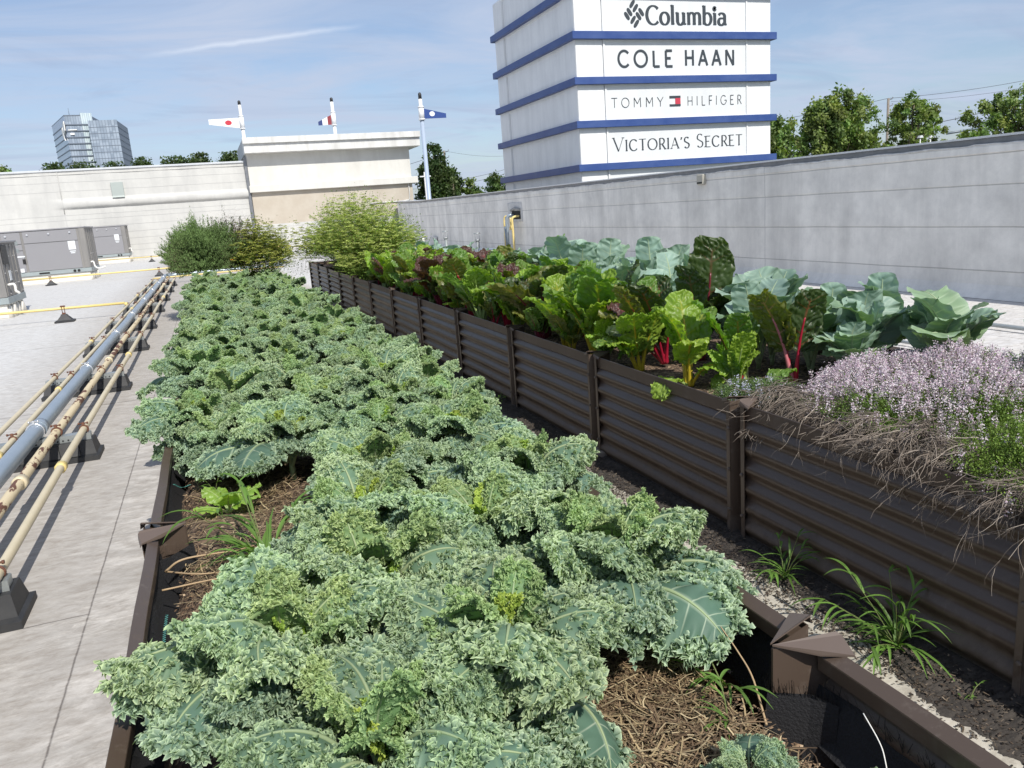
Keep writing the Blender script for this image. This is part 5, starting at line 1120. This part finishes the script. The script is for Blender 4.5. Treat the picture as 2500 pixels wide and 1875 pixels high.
# the near plants one by one
chard(2.36,3.62,'lime leaved chard with bright yellow stalks nearest the rim corner',[('lime','yellow',1,170,-4,.95),('lime','yellow',0,80,0,1.05),('lime','yellow',2,250,4,.85),('green','yellow',1,20,4,.9),('lime','yellow',3,300,18,.7),('lime','pale',3,200,45,.75),('green','yellow',0,120,6,.9),('lime','yellow',3,350,25,.6)])
chard(2.76,3.25,'chard with twin upright dark leaves on crimson midribs beside the thyme',[('olive','red',0,150,2,1.0),('dark','red',0,250,-4,.98),('olive','pink',0,200,4,1.02),('green','pale',3,210,30,.6)],z=.60)
chard(2.62,3.50,'chard with one tall leaf leaning left on a dark wine stalk',[('green','wine',0,160,14,1.05),('green','red',0,230,-2,.8),('green','red',1,60,5,.8),('green','pale',0,330,3,1.0),('lime','pale',3,190,40,.55)])
chard(2.58,4.22,'chard with thick glossy red stalks leaning towards the walkway',[('olive','red',4,185,30,.85),('dark','red',4,215,24,.80),('olive','red',1,170,26,1.05),('dark','red',2,190,22,1.1),('green','red',0,90,4,1.1),('green','red',1,260,8,.95),('dark','red',0,30,0,1.1),('green','red',3,150,30,.8),('purple','red',1,130,16,1.)])
chard(2.80,4.15,'tallest chard leaf, very dark and crinkled, standing above the row',[('dark','wine',4,236,-3,1.05),('dark','wine',4,205,10,.85),('dark','wine',1,60,5,1.0),('dark','wine',0,300,4,.9),('dark','wine',1,180,14,1.)])
names={'red':'red stalked chard','yellow':'yellow stalked chard','pink':'pink stalked chard','wine':'dark wine stalked chard','pale':'pale green stalked chard'}
seq=[(2.42,4.72,'yellow',('lime','green')),(2.40,5.15,'yellow',('green','lime')),(2.44,5.62,'wine',('dark','olive')),(2.38,6.05,'yellow',('green','lime')),(2.45,6.5,'red',('purple','olive')),(2.37,6.95,'pale',('lime','green')),(2.42,7.4,'red',('olive','green')),(2.46,7.9,'pale',('green','lime')),(2.38,8.4,'wine',('purple','dark')),(2.44,8.9,'pale',('lime','lime')),(2.40,9.4,'wine',('green','olive')),(2.46,9.95,'red',('green','green')),(2.38,10.45,'pale',('lime','lime')),(2.44,10.95,'red',('purple','olive')),(2.40,11.45,'pale',('lime','green')),(2.44,12.0,'wine',('olive','lime'))]
for i,(x,y,st_,cols) in enumerate(seq): chard(x-.075,y,names[st_]+' in the outer row, '+ORD[i]+' beyond the yellow stalked corner plant',rspec(st_,cols,15 if y<9 else 12,1.0),sc=rc_.uniform(.9,1.08))
seq2=[(2.86,4.7,'red',('green','dark')),(2.80,5.2,'yellow',('green','lime')),(2.84,5.7,'red',('olive','dark')),(2.78,6.25,'yellow',('lime','green')),(2.84,6.8,'wine',('dark','green')),(2.80,7.35,'pale',('green','green')),(2.84,7.9,'red',('purple','olive')),(2.78,8.5,'wine',('green','dark')),(2.84,9.1,'red',('purple','green')),(2.80,9.7,'pale',('green','lime')),(2.84,10.3,'wine',('purple','purple')),(2.78,10.9,'pale',('lime','green')),(2.84,11.5,'red',('purple','green'))]
for i,(x,y,st_,cols) in enumerate(seq2):
    if y<6: continue
    chard(x,y,names[st_]+' in the inner row, '+ORD[i]+' beyond the tallest dark leaf',rspec(st_,cols,12,1.02),sc=rc_.uniform(.95,1.12))
seq3=[(2.62,4.95+.56*k,['pale','wine','yellow','red','pale','wine','pale','red','wine','pale','yellow','red','pale'][k],[('green','dark'),('olive','dark'),('lime','green'),('green','olive')][k%4]) for k in range(13)]
for i,(x,y,st_,cols) in enumerate(seq3): chard(x,y,names[st_]+' in the middle row, '+ORD[i]+' beyond the glossy red stalks',rspec(st_,cols,11,1.0),sc=rc_.uniform(.9,1.1))
chard(2.34,4.12,'small leaved chard between rim and glossy red stalks',rspec('yellow',('lime','green'),9,.8)); 
chard(2.50,3.40,'low green chard beside the small thin thyme',rspec('pale',('green','lime'),7,.6))
for i in range(15):
    st_=['pale','yellow','wine','pale','red'][i%5]; chard(2.27+.02*(i%2),4.45+.52*i,'small low leaved chard crowding the rim, '+ORD[i]+' from the near end',rspec(st_,[('lime','green'),('green','olive'),('olive','green')][i%3],8,.9),sc=.62)
# collards
KC=[]
for i in range(7):
    e0,e1=((78,40),(70,20),(75,-10),(60,-20),(84,66),(66,0),(48,-25))[i]
    q,path,rad,_=leafgeo(500+i,Ln=.22,Wd=(.20,.21,.20,.19,.17,.22,.20)[i],e0=e0,e1=e1,pet=.14,pr=.0055,nphi=150,nm=18,ruf=((5,.045,1.6),(11,.022,2.6)),base=((.24,.345,.29),(.21,.31,.25),(.20,.30,.175),(.24,.34,.28),(.25,.36,.30),(.20,.30,.21),(.21,.30,.16))[i],edge=(.32,.42,.32),ridge=.15,vein=(.42,.50,.36),nv=17,vw=.09,droop=-.35,fold=.0,shape=(.55,1.02),puck=.02,pfreq=9,e_pow=1.3)
    q.tube(path,np.maximum(rad,.001),7,col=(.40,.48,.30)); KC.append(q.mesh('leaf',M_coll))
def collard(x,y,label,n=11,sc=1.,z=.565,sel=None,azs=None):
    p=thing('collard_plant',label,'collards',(x,y,z),group='blue green collards along the back of the right bed'); sc*=1.12; p.scale=(sc,)*3; a=rc_.uniform(0,6.28)
    MB().tube([(0,0,0),(.01,0,.08),(0,0,.14)],[.012,.013,.009],8).obj('stem',M_kstem,p)
    for i in range(n):
        a+=2.4; v=sel[i%len(sel)] if sel else rc_.integers(7); aa=azs[i] if azs else a
        o=link('leaf',KC[v],p,(.01*math.cos(aa),.01*math.sin(aa),.02+.11*i/n)); o.rotation_euler=(rc_.normal(0,.12),rc_.uniform(-.28,.16),aa); o.scale=(rc_.uniform(.8,1.12),)*3
    return p
cys=[(3.36,2.25,'rightmost collard plant whose green leaves stretch past the thyme to the right',1.0,(3,6,5,2)),(3.22,2.72,'collard plant with one huge rounded olive leaf above the thyme flowers',1.05,(5,2,6,1)),(3.12,3.12,'collard plant with pointed pale leaves just behind the thyme mound',.98,None),(3.30,3.50,'collard plant behind the twin dark chard leaves',.95,None),(3.02,3.75,'low collard plant between the chard row and the pointed leaves',.9,None),(3.28,4.05,'collard plant right of the tallest dark chard leaf',1.1,None),(3.05,4.5,'collard plant directly behind the tallest dark chard leaf',1.,None),(3.42,2.95,'rear collard plant behind the huge rounded olive leaf',.88,None),(3.44,3.75,'rear collard plant at the back rim, left of the pointed leaves',.92,None),(3.42,4.5,'rear collard plant at the back rim behind the dark chard',1.05,None),(3.02,3.42,'collard plant wedged between the twin dark leaves and the pointed leaves',.95,None),(3.40,3.30,'collard plant at the back rim left of the huge rounded leaf',1.0,None),(3.04,4.12,'collard plant in front of the rear row right of the dark chard',1.1,None),(2.90,3.72,'low spreading collard plant behind the twin dark chard leaves',.95,None),(2.92,4.72,'collard plant just left of the tallest dark chard leaf',1.15,None),(2.92,3.02,'small collard plant at the left edge of the flowering thyme',.8,None)]
for (x,y,l,s_,sel) in cys: collard(x,y,l,11,s_,sel=sel)
yy_=5.0; i=0
while yy_<12.6:
    for x,w_ in ((3.02,'front'),(3.36,'rear')):
        collard(x+rc_.normal(0,.03),yy_+(.22 if x>3.2 else 0),'blue green collard plant in the '+w_+' collard row, '+ORD[i]+' beyond the tallest chard leaf',9,(rc_.uniform(1.12,1.35) if yy_<7.5 else rc_.uniform(.95,1.15)) if i!=4 or w_!='front' else 1.40)
    yy_+=.42; i+=1
# leafy sprout above the collards
M_spr=mat('bright_sprout_leaf',(.12,.24,.04),.45,attr=True,transl=.3,tcol=(1.5,1.8,.4))
sp_=thing('tall_weed','bright green leafy weed sticking up above the collards in mid bed','weed',(3.2,7.1,.56))
MB().tube([(0,0,0),(.01,0,.35),(0,0,.66)],[.006,.005,.003],6,col=(.2,.3,.08)).obj('stem',M_spr,sp_)
q_,pa,ra,_=leafgeo(611,Ln=.11,Wd=.055,e0=40,e1=0,pet=.02,pr=.002,nphi=60,nm=8,ruf=((4,.04,2.),),base=(.13,.26,.04),edge=(.2,.36,.06),ridge=.2,vein=(.25,.4,.1),nv=12,shape=(.9,1.2)); q_.tube(pa,np.maximum(ra,.001),5,col=(.2,.33,.1)); me_=q_.mesh('leaf',M_spr)
for i,(az,zz_,s_,ti) in enumerate([(0,.64,.9,-.6),(70,.64,.9,-.4),(140,.62,.9,0),(210,.60,1.,.1),(290,.62,.9,0),(20,.55,1.1,.3),(200,.55,1.1,.3),(110,.45,1.2,.3),(300,.45,1.3,.4),(180,.40,1.2,.3),(350,.5,1.3,.2)]):
    o=link('leaf',me_,sp_,(0,0,zz_)); o.rotation_euler=(0,ti,math.radians(az)); o.scale=(s_,)*3
# ------------------------------------------------------------------ thyme
M_thy=mat('thyme_foliage',(.1,.2,.05),.6,attr=True,transl=.2,spec=.2,tcol=(1.4,1.6,.4)); M_flo=mat('lilac_thyme_flowers',(.6,.5,.65),.7,attr=True,transl=.2,spec=.15,tcol=(1.,.9,1.05)); M_twig=mat('dead_thyme_twigs',(.3,.25,.2),.8,attr=True,spec=.2)
def thyme(name,label,cat,cen,rx,ry,h,nst,seed,flow,leafc,tall=1.,flmask=None,fcol=((.70,.61,.64),(.52,.38,.46),(.77,.72,.73))):
    rg=np.random.default_rng(seed); t=thing(name,label,cat,cen); f=MB(); fl=MB(); P_l=[];C_l=[];P_f=[];C_f=[];segs=[]
    for i in range(nst):
        a=rg.uniform(0,2*PI); r=math.sqrt(rg.uniform(0,1)); bx_=rx*r*math.cos(a); by_=ry*r*math.sin(a); dome=h*math.sqrt(max(.08,1-.8*r*r))*rg.uniform(.78,1.06)*(1+.12*math.sin(bx_*13+seed)*math.sin(by_*11+1))
        lean=.10*tall; top=np.array([bx_*1.12+rg.normal(0,lean*.2),by_*1.12+rg.normal(0,lean*.2),dome]); base_=np.array([bx_*.8,by_*.8,dome*.35-.02]); n=16
        s=np.linspace(0,1,n)[:,None]; P=base_+(top-base_)*s; 
        segs.append(P)
        isf=flow>0 and rg.uniform()<flow*(flmask(bx_,by_) if flmask else 1)
        lp=P[np.repeat(np.arange(n),3)]+rg.normal(0,.0055,(n*3,3)); 
        if isf: lp=lp[:n*2]
        P_l.append(lp); j=rg.uniform(.7,1.3); C_l.append(np.tile(np.array(leafc)*j,(len(lp),1))*rg.uniform(.8,1.25,(len(lp),1)))
        if isf:
            m_=34; sl=rg.uniform(.025,.06); up_=rg.uniform(.0,.03); vq=np.round(rg.uniform(0,1,m_)*4)/4; ff=top+np.stack([rg.normal(0,.0062,m_),rg.normal(0,.0062,m_),up_-sl*vq+rg.normal(0,.0022,m_)],1); P_f.append(ff); C_f.append(np.array(fcol)[rg.integers(0,len(fcol),m_)]*rg.uniform(.8,1.15,(m_,1)))
    P=np.concatenate(P_l); V,F=leafcloud(P,.0042,rg,up=.2); f.add(V,F,np.repeat(np.concatenate(C_l),4,axis=0),0,False)
    for P in segs[::2]: ribbon(f,P,.0014,(.16,.15,.07),up=(1,0,0))
    f.obj('foliage',M_thy,t)
    if P_f:
        P=np.concatenate(P_f); V,F=leafcloud(P,.0038,rg,up=.2); fl.add(V,F,np.repeat(np.concatenate(C_f),4,axis=0),0,False); fl.obj('flowers',M_flo,t)
    return t
thyme('thyme_plant','large mound of thyme covered in lilac flower spikes, right side of the bed','thyme',(2.86,2.33,.55),.56,.60,.30,3900,51,.80,(.13,.21,.045),flmask=lambda x,y: 1. if (y>-.28 and x>-.42) else .25)
thyme('thyme_plant','second mound of flowering thyme at the right edge of the picture','thyme',(3.12,1.60,.55),.42,.50,.33,1800,52,.72,(.13,.21,.045),flmask=lambda x,y: 1. if y>-.1 else .4)
thyme('thyme_plant','bright green thyme without flowers near the rim, right of the dead twigs','thyme',(2.50,1.55,.55),.34,.40,.27,2600,53,.03,(.15,.23,.045))
thyme('thyme_plant','small thin thyme with a few pale flower spikes beside the crimson chard','thyme',(2.42,3.05,.56),.20,.24,.13,900,54,.07,(.11,.17,.06),fcol=((.6,.62,.72),(.5,.5,.62)))
def twigs(label,start_pts,n,seed,lo=.10,hi=.33,drop=1.):
    rg=np.random.default_rng(seed); q=MB(); sp=np.array(start_pts,float)
    def br(p,d,l,r,lev):
        m_=7; P=[p]; dd=d.copy()
        for k in range(m_-1):
            dd=dd+rg.normal(0,.16,3)+np.array([0,0,-.09*drop if lev else -.12*drop]); dd/=np.linalg.norm(dd); P.append(P[-1]+dd*l/(m_-1))
        P=np.array(P); j=rg.uniform(.55,1.3); c=np.array((.17,.14,.115))*j if rg.uniform()<.72 else np.array((.34,.29,.24))*j
        q.tube(P,np.linspace(r,r*.45,m_),4,col=c,cap=False)
        if lev<2:
            for k in range(rg.integers(2,4)):
                i=rg.integers(1,m_-1); d2=dd*.8+rg.normal(0,.42,3); d2/=np.linalg.norm(d2); br(P[i],d2,l*rg.uniform(.35,.6),r*.62,lev+1)
    for c_ in range(len(sp)*5):
        u=rg.uniform(0,len(sp)-1); k=int(u); root=sp[k]+(sp[min(k+1,len(sp)-1)]-sp[k])*(u-k)+rg.normal(0,.04,3)*np.array([1.2,1,.3]); ca=rg.normal(PI*.86,.5); cz=rg.normal(.0,.22)
        for i in range(int(n/len(sp)/5)):
            p=root+rg.normal(0,.016,3); a=rg.normal(ca,.30); d=np.array([math.cos(a),math.sin(a)+.2,cz+rg.normal(0,.14)]); d/=np.linalg.norm(d)
            br(p,d,rg.uniform(lo,hi)*rg.uniform(.6,1.),rg.uniform(.0013,.0026),0)
    o=q.obj('dead_brush',M_twig); tag(o,label,'dead twigs'); return o
twigs('mass of dry grey brown thyme twigs hanging over the rim of the right bed',[(2.42,2.98,.66),(2.36,2.7,.67),(2.40,2.4,.68),(2.32,2.1,.68),(2.33,1.8,.66),(2.30,1.5,.66)],950,61)
twigs('lower fan of dry twigs drooping down the outer face of the right bed',[(2.22,2.1,.66),(2.20,1.85,.64),(2.20,1.6,.63),(2.2,1.35,.62)],110,62,.10,.20,drop=1.6)
# ------------------------------------------------------------------ flowering parsley and rosemary
M_par=mat('parsley_flower_heads',(.4,.42,.1),.7,attr=True,transl=.25,spec=.2,tcol=(1.3,1.4,.5))
def umbel_bush(label,cen,rx,ry,h,nst,seed,nlf=12,zmin=.25,dirx=0.,lc=(.17,.27,.05),uc=(.50,.56,.20),cat='parsley',spread=1.15):
    rg=np.random.default_rng(seed); t=thing('parsley_plant',label,cat,cen,group='tall flowering parsley'); st=MB(); PL=[];CLs=[];PF=[];CF=[]
    for i in range(nst):
        a=rg.uniform(0,2*PI); r=math.sqrt(rg.uniform(0,1)); bx_=rx*r*math.cos(a); by_=ry*r*math.sin(a); z=h*math.sqrt(max(.05,1-.85*r*r))*rg.uniform(.45,1.08); z=max(z,zmin*h*rg.uniform(.4,1.3))
        tip=np.array([bx_*spread+dirx*r,by_*spread,z]); b_=np.array([bx_*.35,by_*.6,0]); m_=(b_+tip)/2+np.array([-bx_*.12,-by_*.12,.08*h]); P=smoothpath([b_,m_,tip],8)
        ribbon(st,P,.006,(.20,.27,.06),up=(1,0,0)); 
        for k in range(rg.integers(2,4)):
            q0=P[rg.integers(4,7)]; tp=q0+np.array([rg.normal(0,.07),rg.normal(0,.07),rg.uniform(.04,.14)]); ribbon(st,[q0,(q0+tp)/2+(0,0,.01),tp],.004,(.22,.30,.07),up=(1,0,0)); 
            nf=34; rr=np.sqrt(rg.uniform(0,1,nf))*rg.uniform(.03,.055); aa=rg.uniform(0,2*PI,nf); pf=tp+np.stack([rr*np.cos(aa),rr*np.sin(aa),.012-rr*rr*6+rg.normal(0,.003,nf)],1); PF.append(pf); j=rg.uniform(.75,1.25); CF.append(np.tile(np.array(uc)*j,(nf,1))*rg.uniform(.8,1.2,(nf,1)))
            for w_ in range(5): ribbon(st,[tp-(0,0,.03),tp+(rg.normal(0,.022),rg.normal(0,.022),.008)],.0025,(.25,.32,.08),up=(1,0,0))
        pl=P[rg.integers(0,8,nlf)]+rg.normal(0,.045,(nlf,3)); PL.append(pl); CLs.append(np.tile(np.array(lc)*rg.uniform(.6,1.4),(nlf,1)))
    st.obj('stems',M_par,t); P=np.concatenate(PL); V,F=leafcloud(P,.016,rg); q=MB(); q.add(V,F,np.repeat(np.concatenate(CLs),4,axis=0),0,False); q.obj('leaves',M_par,t)
    P=np.concatenate(PF); d=rg.normal(0,.35,(len(P),3)); d[:,2]=1; s_=.0095; V=np.stack([P+(-s_,-s_,0)+0*d,P+(s_,-s_,0),P+(s_,s_,0),P+(-s_,s_,0)],1)+rg.normal(0,.003,(len(P),4,3)); q=MB(); q.add(V.reshape(-1,3),np.arange(len(P)*4).reshape(-1,4),np.repeat(np.concatenate(CF),4,axis=0),0,False); q.obj('flower_heads',M_par,t); return t
umbel_bush('big cloud of yellow green flowering parsley at the far end of the right bed',(2.70,15.4,.55),.95,3.0,1.5,1200,71,nlf=16)
umbel_bush('lower clump of flowering parsley drooping over the far rim of the right bed',(2.45,13.4,.55),.50,1.3,.70,260,72)
umbel_bush('loose airy parsley stalks leaning into the gap between the two beds',(1.62,16.8,.55),.72,1.0,1.15,90,73,nlf=3,uc=(.46,.48,.14))
umbel_bush('flowering parsley clump at the far end of the kale bed',(.85,15.7,.55),.62,1.3,1.18,560,74,lc=(.12,.18,.04),uc=(.40,.42,.12))
def rosemary(label,cen,R,h,nst,seed,col,dead=False):
    rg=np.random.default_rng(seed); t=thing('rosemary_bush',label,'rosemary',cen,group='rosemary at the end of the kale bed'); q=MB(); PL=[];C_=[]
    for i in range(nst):
        a=rg.uniform(0,2*PI); e=math.asin(rg.uniform(-.25,1)); rr=R*rg.uniform(.72,1.12)*(1+.16*math.sin(3*a+1)+.12*math.sin(5*a+e*4)+.10*math.sin(e*9+a*2)); c=math.cos(e)
        b_=np.array([math.cos(a)*c*rr*.55,math.sin(a)*c*rr*.55,h*.45+math.sin(e)*h*.35]); tip=np.array([math.cos(a)*c*rr,math.sin(a)*c*rr,h*.45+math.sin(e)*h*.5*rr/R+rg.uniform(.0,.16)])
        m_=(b_+tip)/2+np.array([math.cos(a)*.03,math.sin(a)*.03,-.02]); s_=np.linspace(0,1,8)[:,None]; P=b_*(1-s_)**2+2*m_*s_*(1-s_)+tip*s_**2; ribbon(q,P,.006,(.14,.12,.08) if not dead else (.26,.20,.17),up=(1,0,0))
        if not dead or rg.uniform()<.15:
            k=34; u=rg.uniform(0,7,k); i0=u.astype(int); PL.append(P[i0]+(P[np.minimum(i0+1,7)]-P[i0])*(u-i0)[:,None]+rg.normal(0,.010,(k,3))); C_.append(np.broadcast_to(np.array(col)*rg.uniform(.65,1.35),(k,3)))
        else:
            for _ in range(4): p0=P[rg.integers(2,8)]; ribbon(q,np.stack([p0,p0+rg.normal(0,.05,3)+(0,0,.05)]),.003,(.30,.23,.20),up=(1,0,0))
    q.obj('branches',M_twig,t); P=np.concatenate(PL); n=len(P); d=rg.normal(0,.5,(n,3)); d[:,2]+=1.; d/=np.linalg.norm(d,axis=1,keepdims=True); w_=np.cross(d,rg.normal(size=(n,3))); w_/=np.linalg.norm(w_,axis=1,keepdims=True); l=.026; V=np.stack([P-w_*.0048,P+w_*.0048,P+d*l+w_*.002,P+d*l-w_*.002],1)
    q=MB(); q.add(V.reshape(-1,3),np.arange(n*4).reshape(-1,4),np.repeat(np.concatenate(C_),4,axis=0),0,False); q.obj('needles',M_par,t); return t
rosemary('round dark green rosemary bush at the far left end of the kale bed',(-.12,15.2,.45),.64,1.18,4600,81,(.15,.23,.08))
rosemary('dry mauve brown twiggy top of rosemary between the green bush and the parsley',(.42,15.6,.55),.50,1.22,1100,82,(.09,.10,.06),dead=True)
MB_=MB(); MB_.tube([(0,0,0),(0,0,.008)],[.035,.02],10); o=MB_.obj('marigold_flower',mat('orange_petals',(.8,.25,.01),.6)); o.location=(.36,14.9,1.02); tag(o,'tiny orange flower between the rosemary and the parsley','flower')
# ------------------------------------------------------------------ grasses and small weeds
M_grass=mat('crabgrass_blade',(.1,.2,.04),.5,attr=True,transl=.3,spec=.3,tcol=(1.4,1.7,.4))
def grass(label,cen,n,seed,h=.3,sp=1.,wd=.010,stalks=6,col=(.12,.22,.045),az=None):
    rg=np.random.default_rng(seed); t=thing('crabgrass_clump',label,'grass weed',cen,group='crabgrass clumps'); q=MB()
    def blade(p,a,l,el,w):
        m_=9; P=[np.array(p,float)]; e=el
        for k in range(m_-1): e-=rg.uniform(.06,.20)+.04; P.append(P[-1]+np.array([math.cos(a)*math.cos(e),math.sin(a)*math.cos(e),math.sin(e)])*l/(m_-1)); a+=rg.normal(0,.05)
        s=np.linspace(0,1,m_); j=rg.uniform(.7,1.3); ribbon(q,P,np.maximum(w*np.sin(PI*np.clip(s*.8+.12,0,1))**.7*(1-s**4),.0006),np.array(col)*j,up=(0,0,1),fold=.25)
    for i in range(n): blade((rg.normal(0,.015),rg.normal(0,.015),0),rg.uniform(0,2*PI) if az is None else rg.normal(az,.9),rg.uniform(.4,1.)*h*sp,rg.uniform(.5,1.45),wd*rg.uniform(.6,1.1))
    for i in range(stalks):
        a=rg.uniform(0,2*PI) if az is None else rg.normal(az,.9); e=rg.uniform(.35,1.25); l=h*rg.uniform(.5,1.); d=np.array([math.cos(a)*math.cos(e),math.sin(a)*math.cos(e),math.sin(e)])
        P=smoothpath([(0,0,0),d*l*.5+(0,0,.01),d*l],8); q.tube(P,np.linspace(.0022,.0012,8),5,col=(.20,.24,.09),cap=False)
        for k in (3,5,7): 
            for _ in range(1+(k==7)): blade(P[k],a+rg.normal(0,.7),h*rg.uniform(.3,.55),e*rg.uniform(.6,1.2),wd*rg.uniform(.7,1.1))
    q.obj('blades',M_grass,t); return t
grass('crabgrass clump against the right bed just past the near post',(2.03,2.44,.01),14,91,h=.21,stalks=8,wd=.011)
grass('big spreading crabgrass clump at the foot of the right bed',(2.03,1.86,.01),28,92,h=.29,stalks=14,wd=.013)
grass('tiny crabgrass sprig on the dark silt near the picture corner',(2.0,1.55,.01),4,93,h=.06,stalks=1,wd=.005)
grass('tall grass clump in the bare soil patch of the kale bed',(.03,2.50,.53),46,94,h=.30,stalks=7,wd=.014)
grass('small weed sprig in the bare soil near the left rim',(-.12,3.32,.53),9,95,h=.10,stalks=3,wd=.009)
grass('green grass blades rising from the straw beside the dark liner',(.93,1.32,.52),9,96,h=.16,stalks=2,wd=.009)
grass('green grass blades beside the front kale seedling',(.86,1.20,.52),6,99,h=.10,stalks=1,wd=.008)
grass('small weeds at the foot of the third panel of the right bed',(2.08,6.05,.01),10,97,h=.14,stalks=3,wd=.012)
grass('small weeds at the foot of the fourth panel of the right bed',(2.08,8.6,.01),9,98,h=.12,stalks=3,wd=.012)
q_,pa,ra,_=leafgeo(701,Ln=.12,Wd=.085,e0=50,e1=5,pet=.05,pr=.003,nphi=130,nm=12,ruf=((6,.08,1.6),(14,.06,2.4)),base=(.24,.38,.06),edge=(.34,.48,.1),ridge=.4,vein=(.4,.5,.2),nv=12,shape=(.6,1.1),puck=.04); q_.tube(pa,np.maximum(ra,.001),6,col=(.4,.48,.2)); ml=q_.mesh('leaf',M_chard)
lt=thing('lettuce_seedling','small lime green ruffled seedling beside the tall grass','lettuce',(-.07,3.05,.53))
for i in range(7):
    o=link('leaf',ml,lt); o.rotation_euler=(0,random.uniform(-.2,.3),i*2.4); o.scale=(random.uniform(.7,1.05),)*3
# dried stalks
M_dry=mat('dry_tan_stalk',(.42,.30,.17),.7,noise=(20,.5,(.28,.19,.11)))
def stalk(pts,r,label):
    o=MB().tube(smoothpath(pts,24),np.linspace(r,r*.45,24),6).obj('dry_stalk',M_dry); tag(o,label,'dry stalk',group='dry tan stalks'); return o
stalk([(.93,1.17,.52),(.965,1.26,.565),(.965,1.31,.60),(.955,1.36,.64)],.0028,'long upright dry stalk standing beside the frayed liner')
stalk([(-.26,2.45,.60),(-.20,2.44,.63),(-.05,2.50,.60),(.03,2.62,.56)],.004,'dry looped stalk lying on the soil by the left rim')
stalk([(-.27,2.52,.57),(-.17,2.4,.59),(-.08,2.42,.57)],.0035,'short dry stalk crossing the looped one by the left rim')
stalk([(-.27,2.36,.58),(-.1,2.38,.57),(.05,2.36,.56)],.003,'thin dry stalk below the looped one by the left rim')
o=MB().tube(smoothpath([(1.015,.93,.50),(1.03,.96,.55),(1.04,.985,.57),(1.045,1.03,.60)],16),.0012,6).obj('white_tie',M_pvc); tag(o,'twisted white plastic strip on the black liner, bottom right','plastic strip')
# teal stitching thread on the liner, left
M_teal=mat('teal_thread',(.15,.48,.44),.6)
for j,pts in enumerate(([(-.262,2.30,.53),(-.262,2.16,.535),(-.258,2.06,.53)],[(-.28,3.5,.55),(-.25,3.5,.53),(-.22,3.52,.53)])):
    P=smoothpath(pts,40); P[:,0]+=.004*np.where(np.arange(40)%2,1,-1); o=MB().tube(P,.0009,4).obj('liner_thread',M_teal,bedA)
o=MB().tube([(0,0,0),(0,0,.002)],.011,14).obj('copper_coin',M_cu); o.location=(-.72,2.6,.002); o.location=(-.96,2.86,.002); tag(o,'small copper coloured disc lying on the roof left of the kale bed','coin')
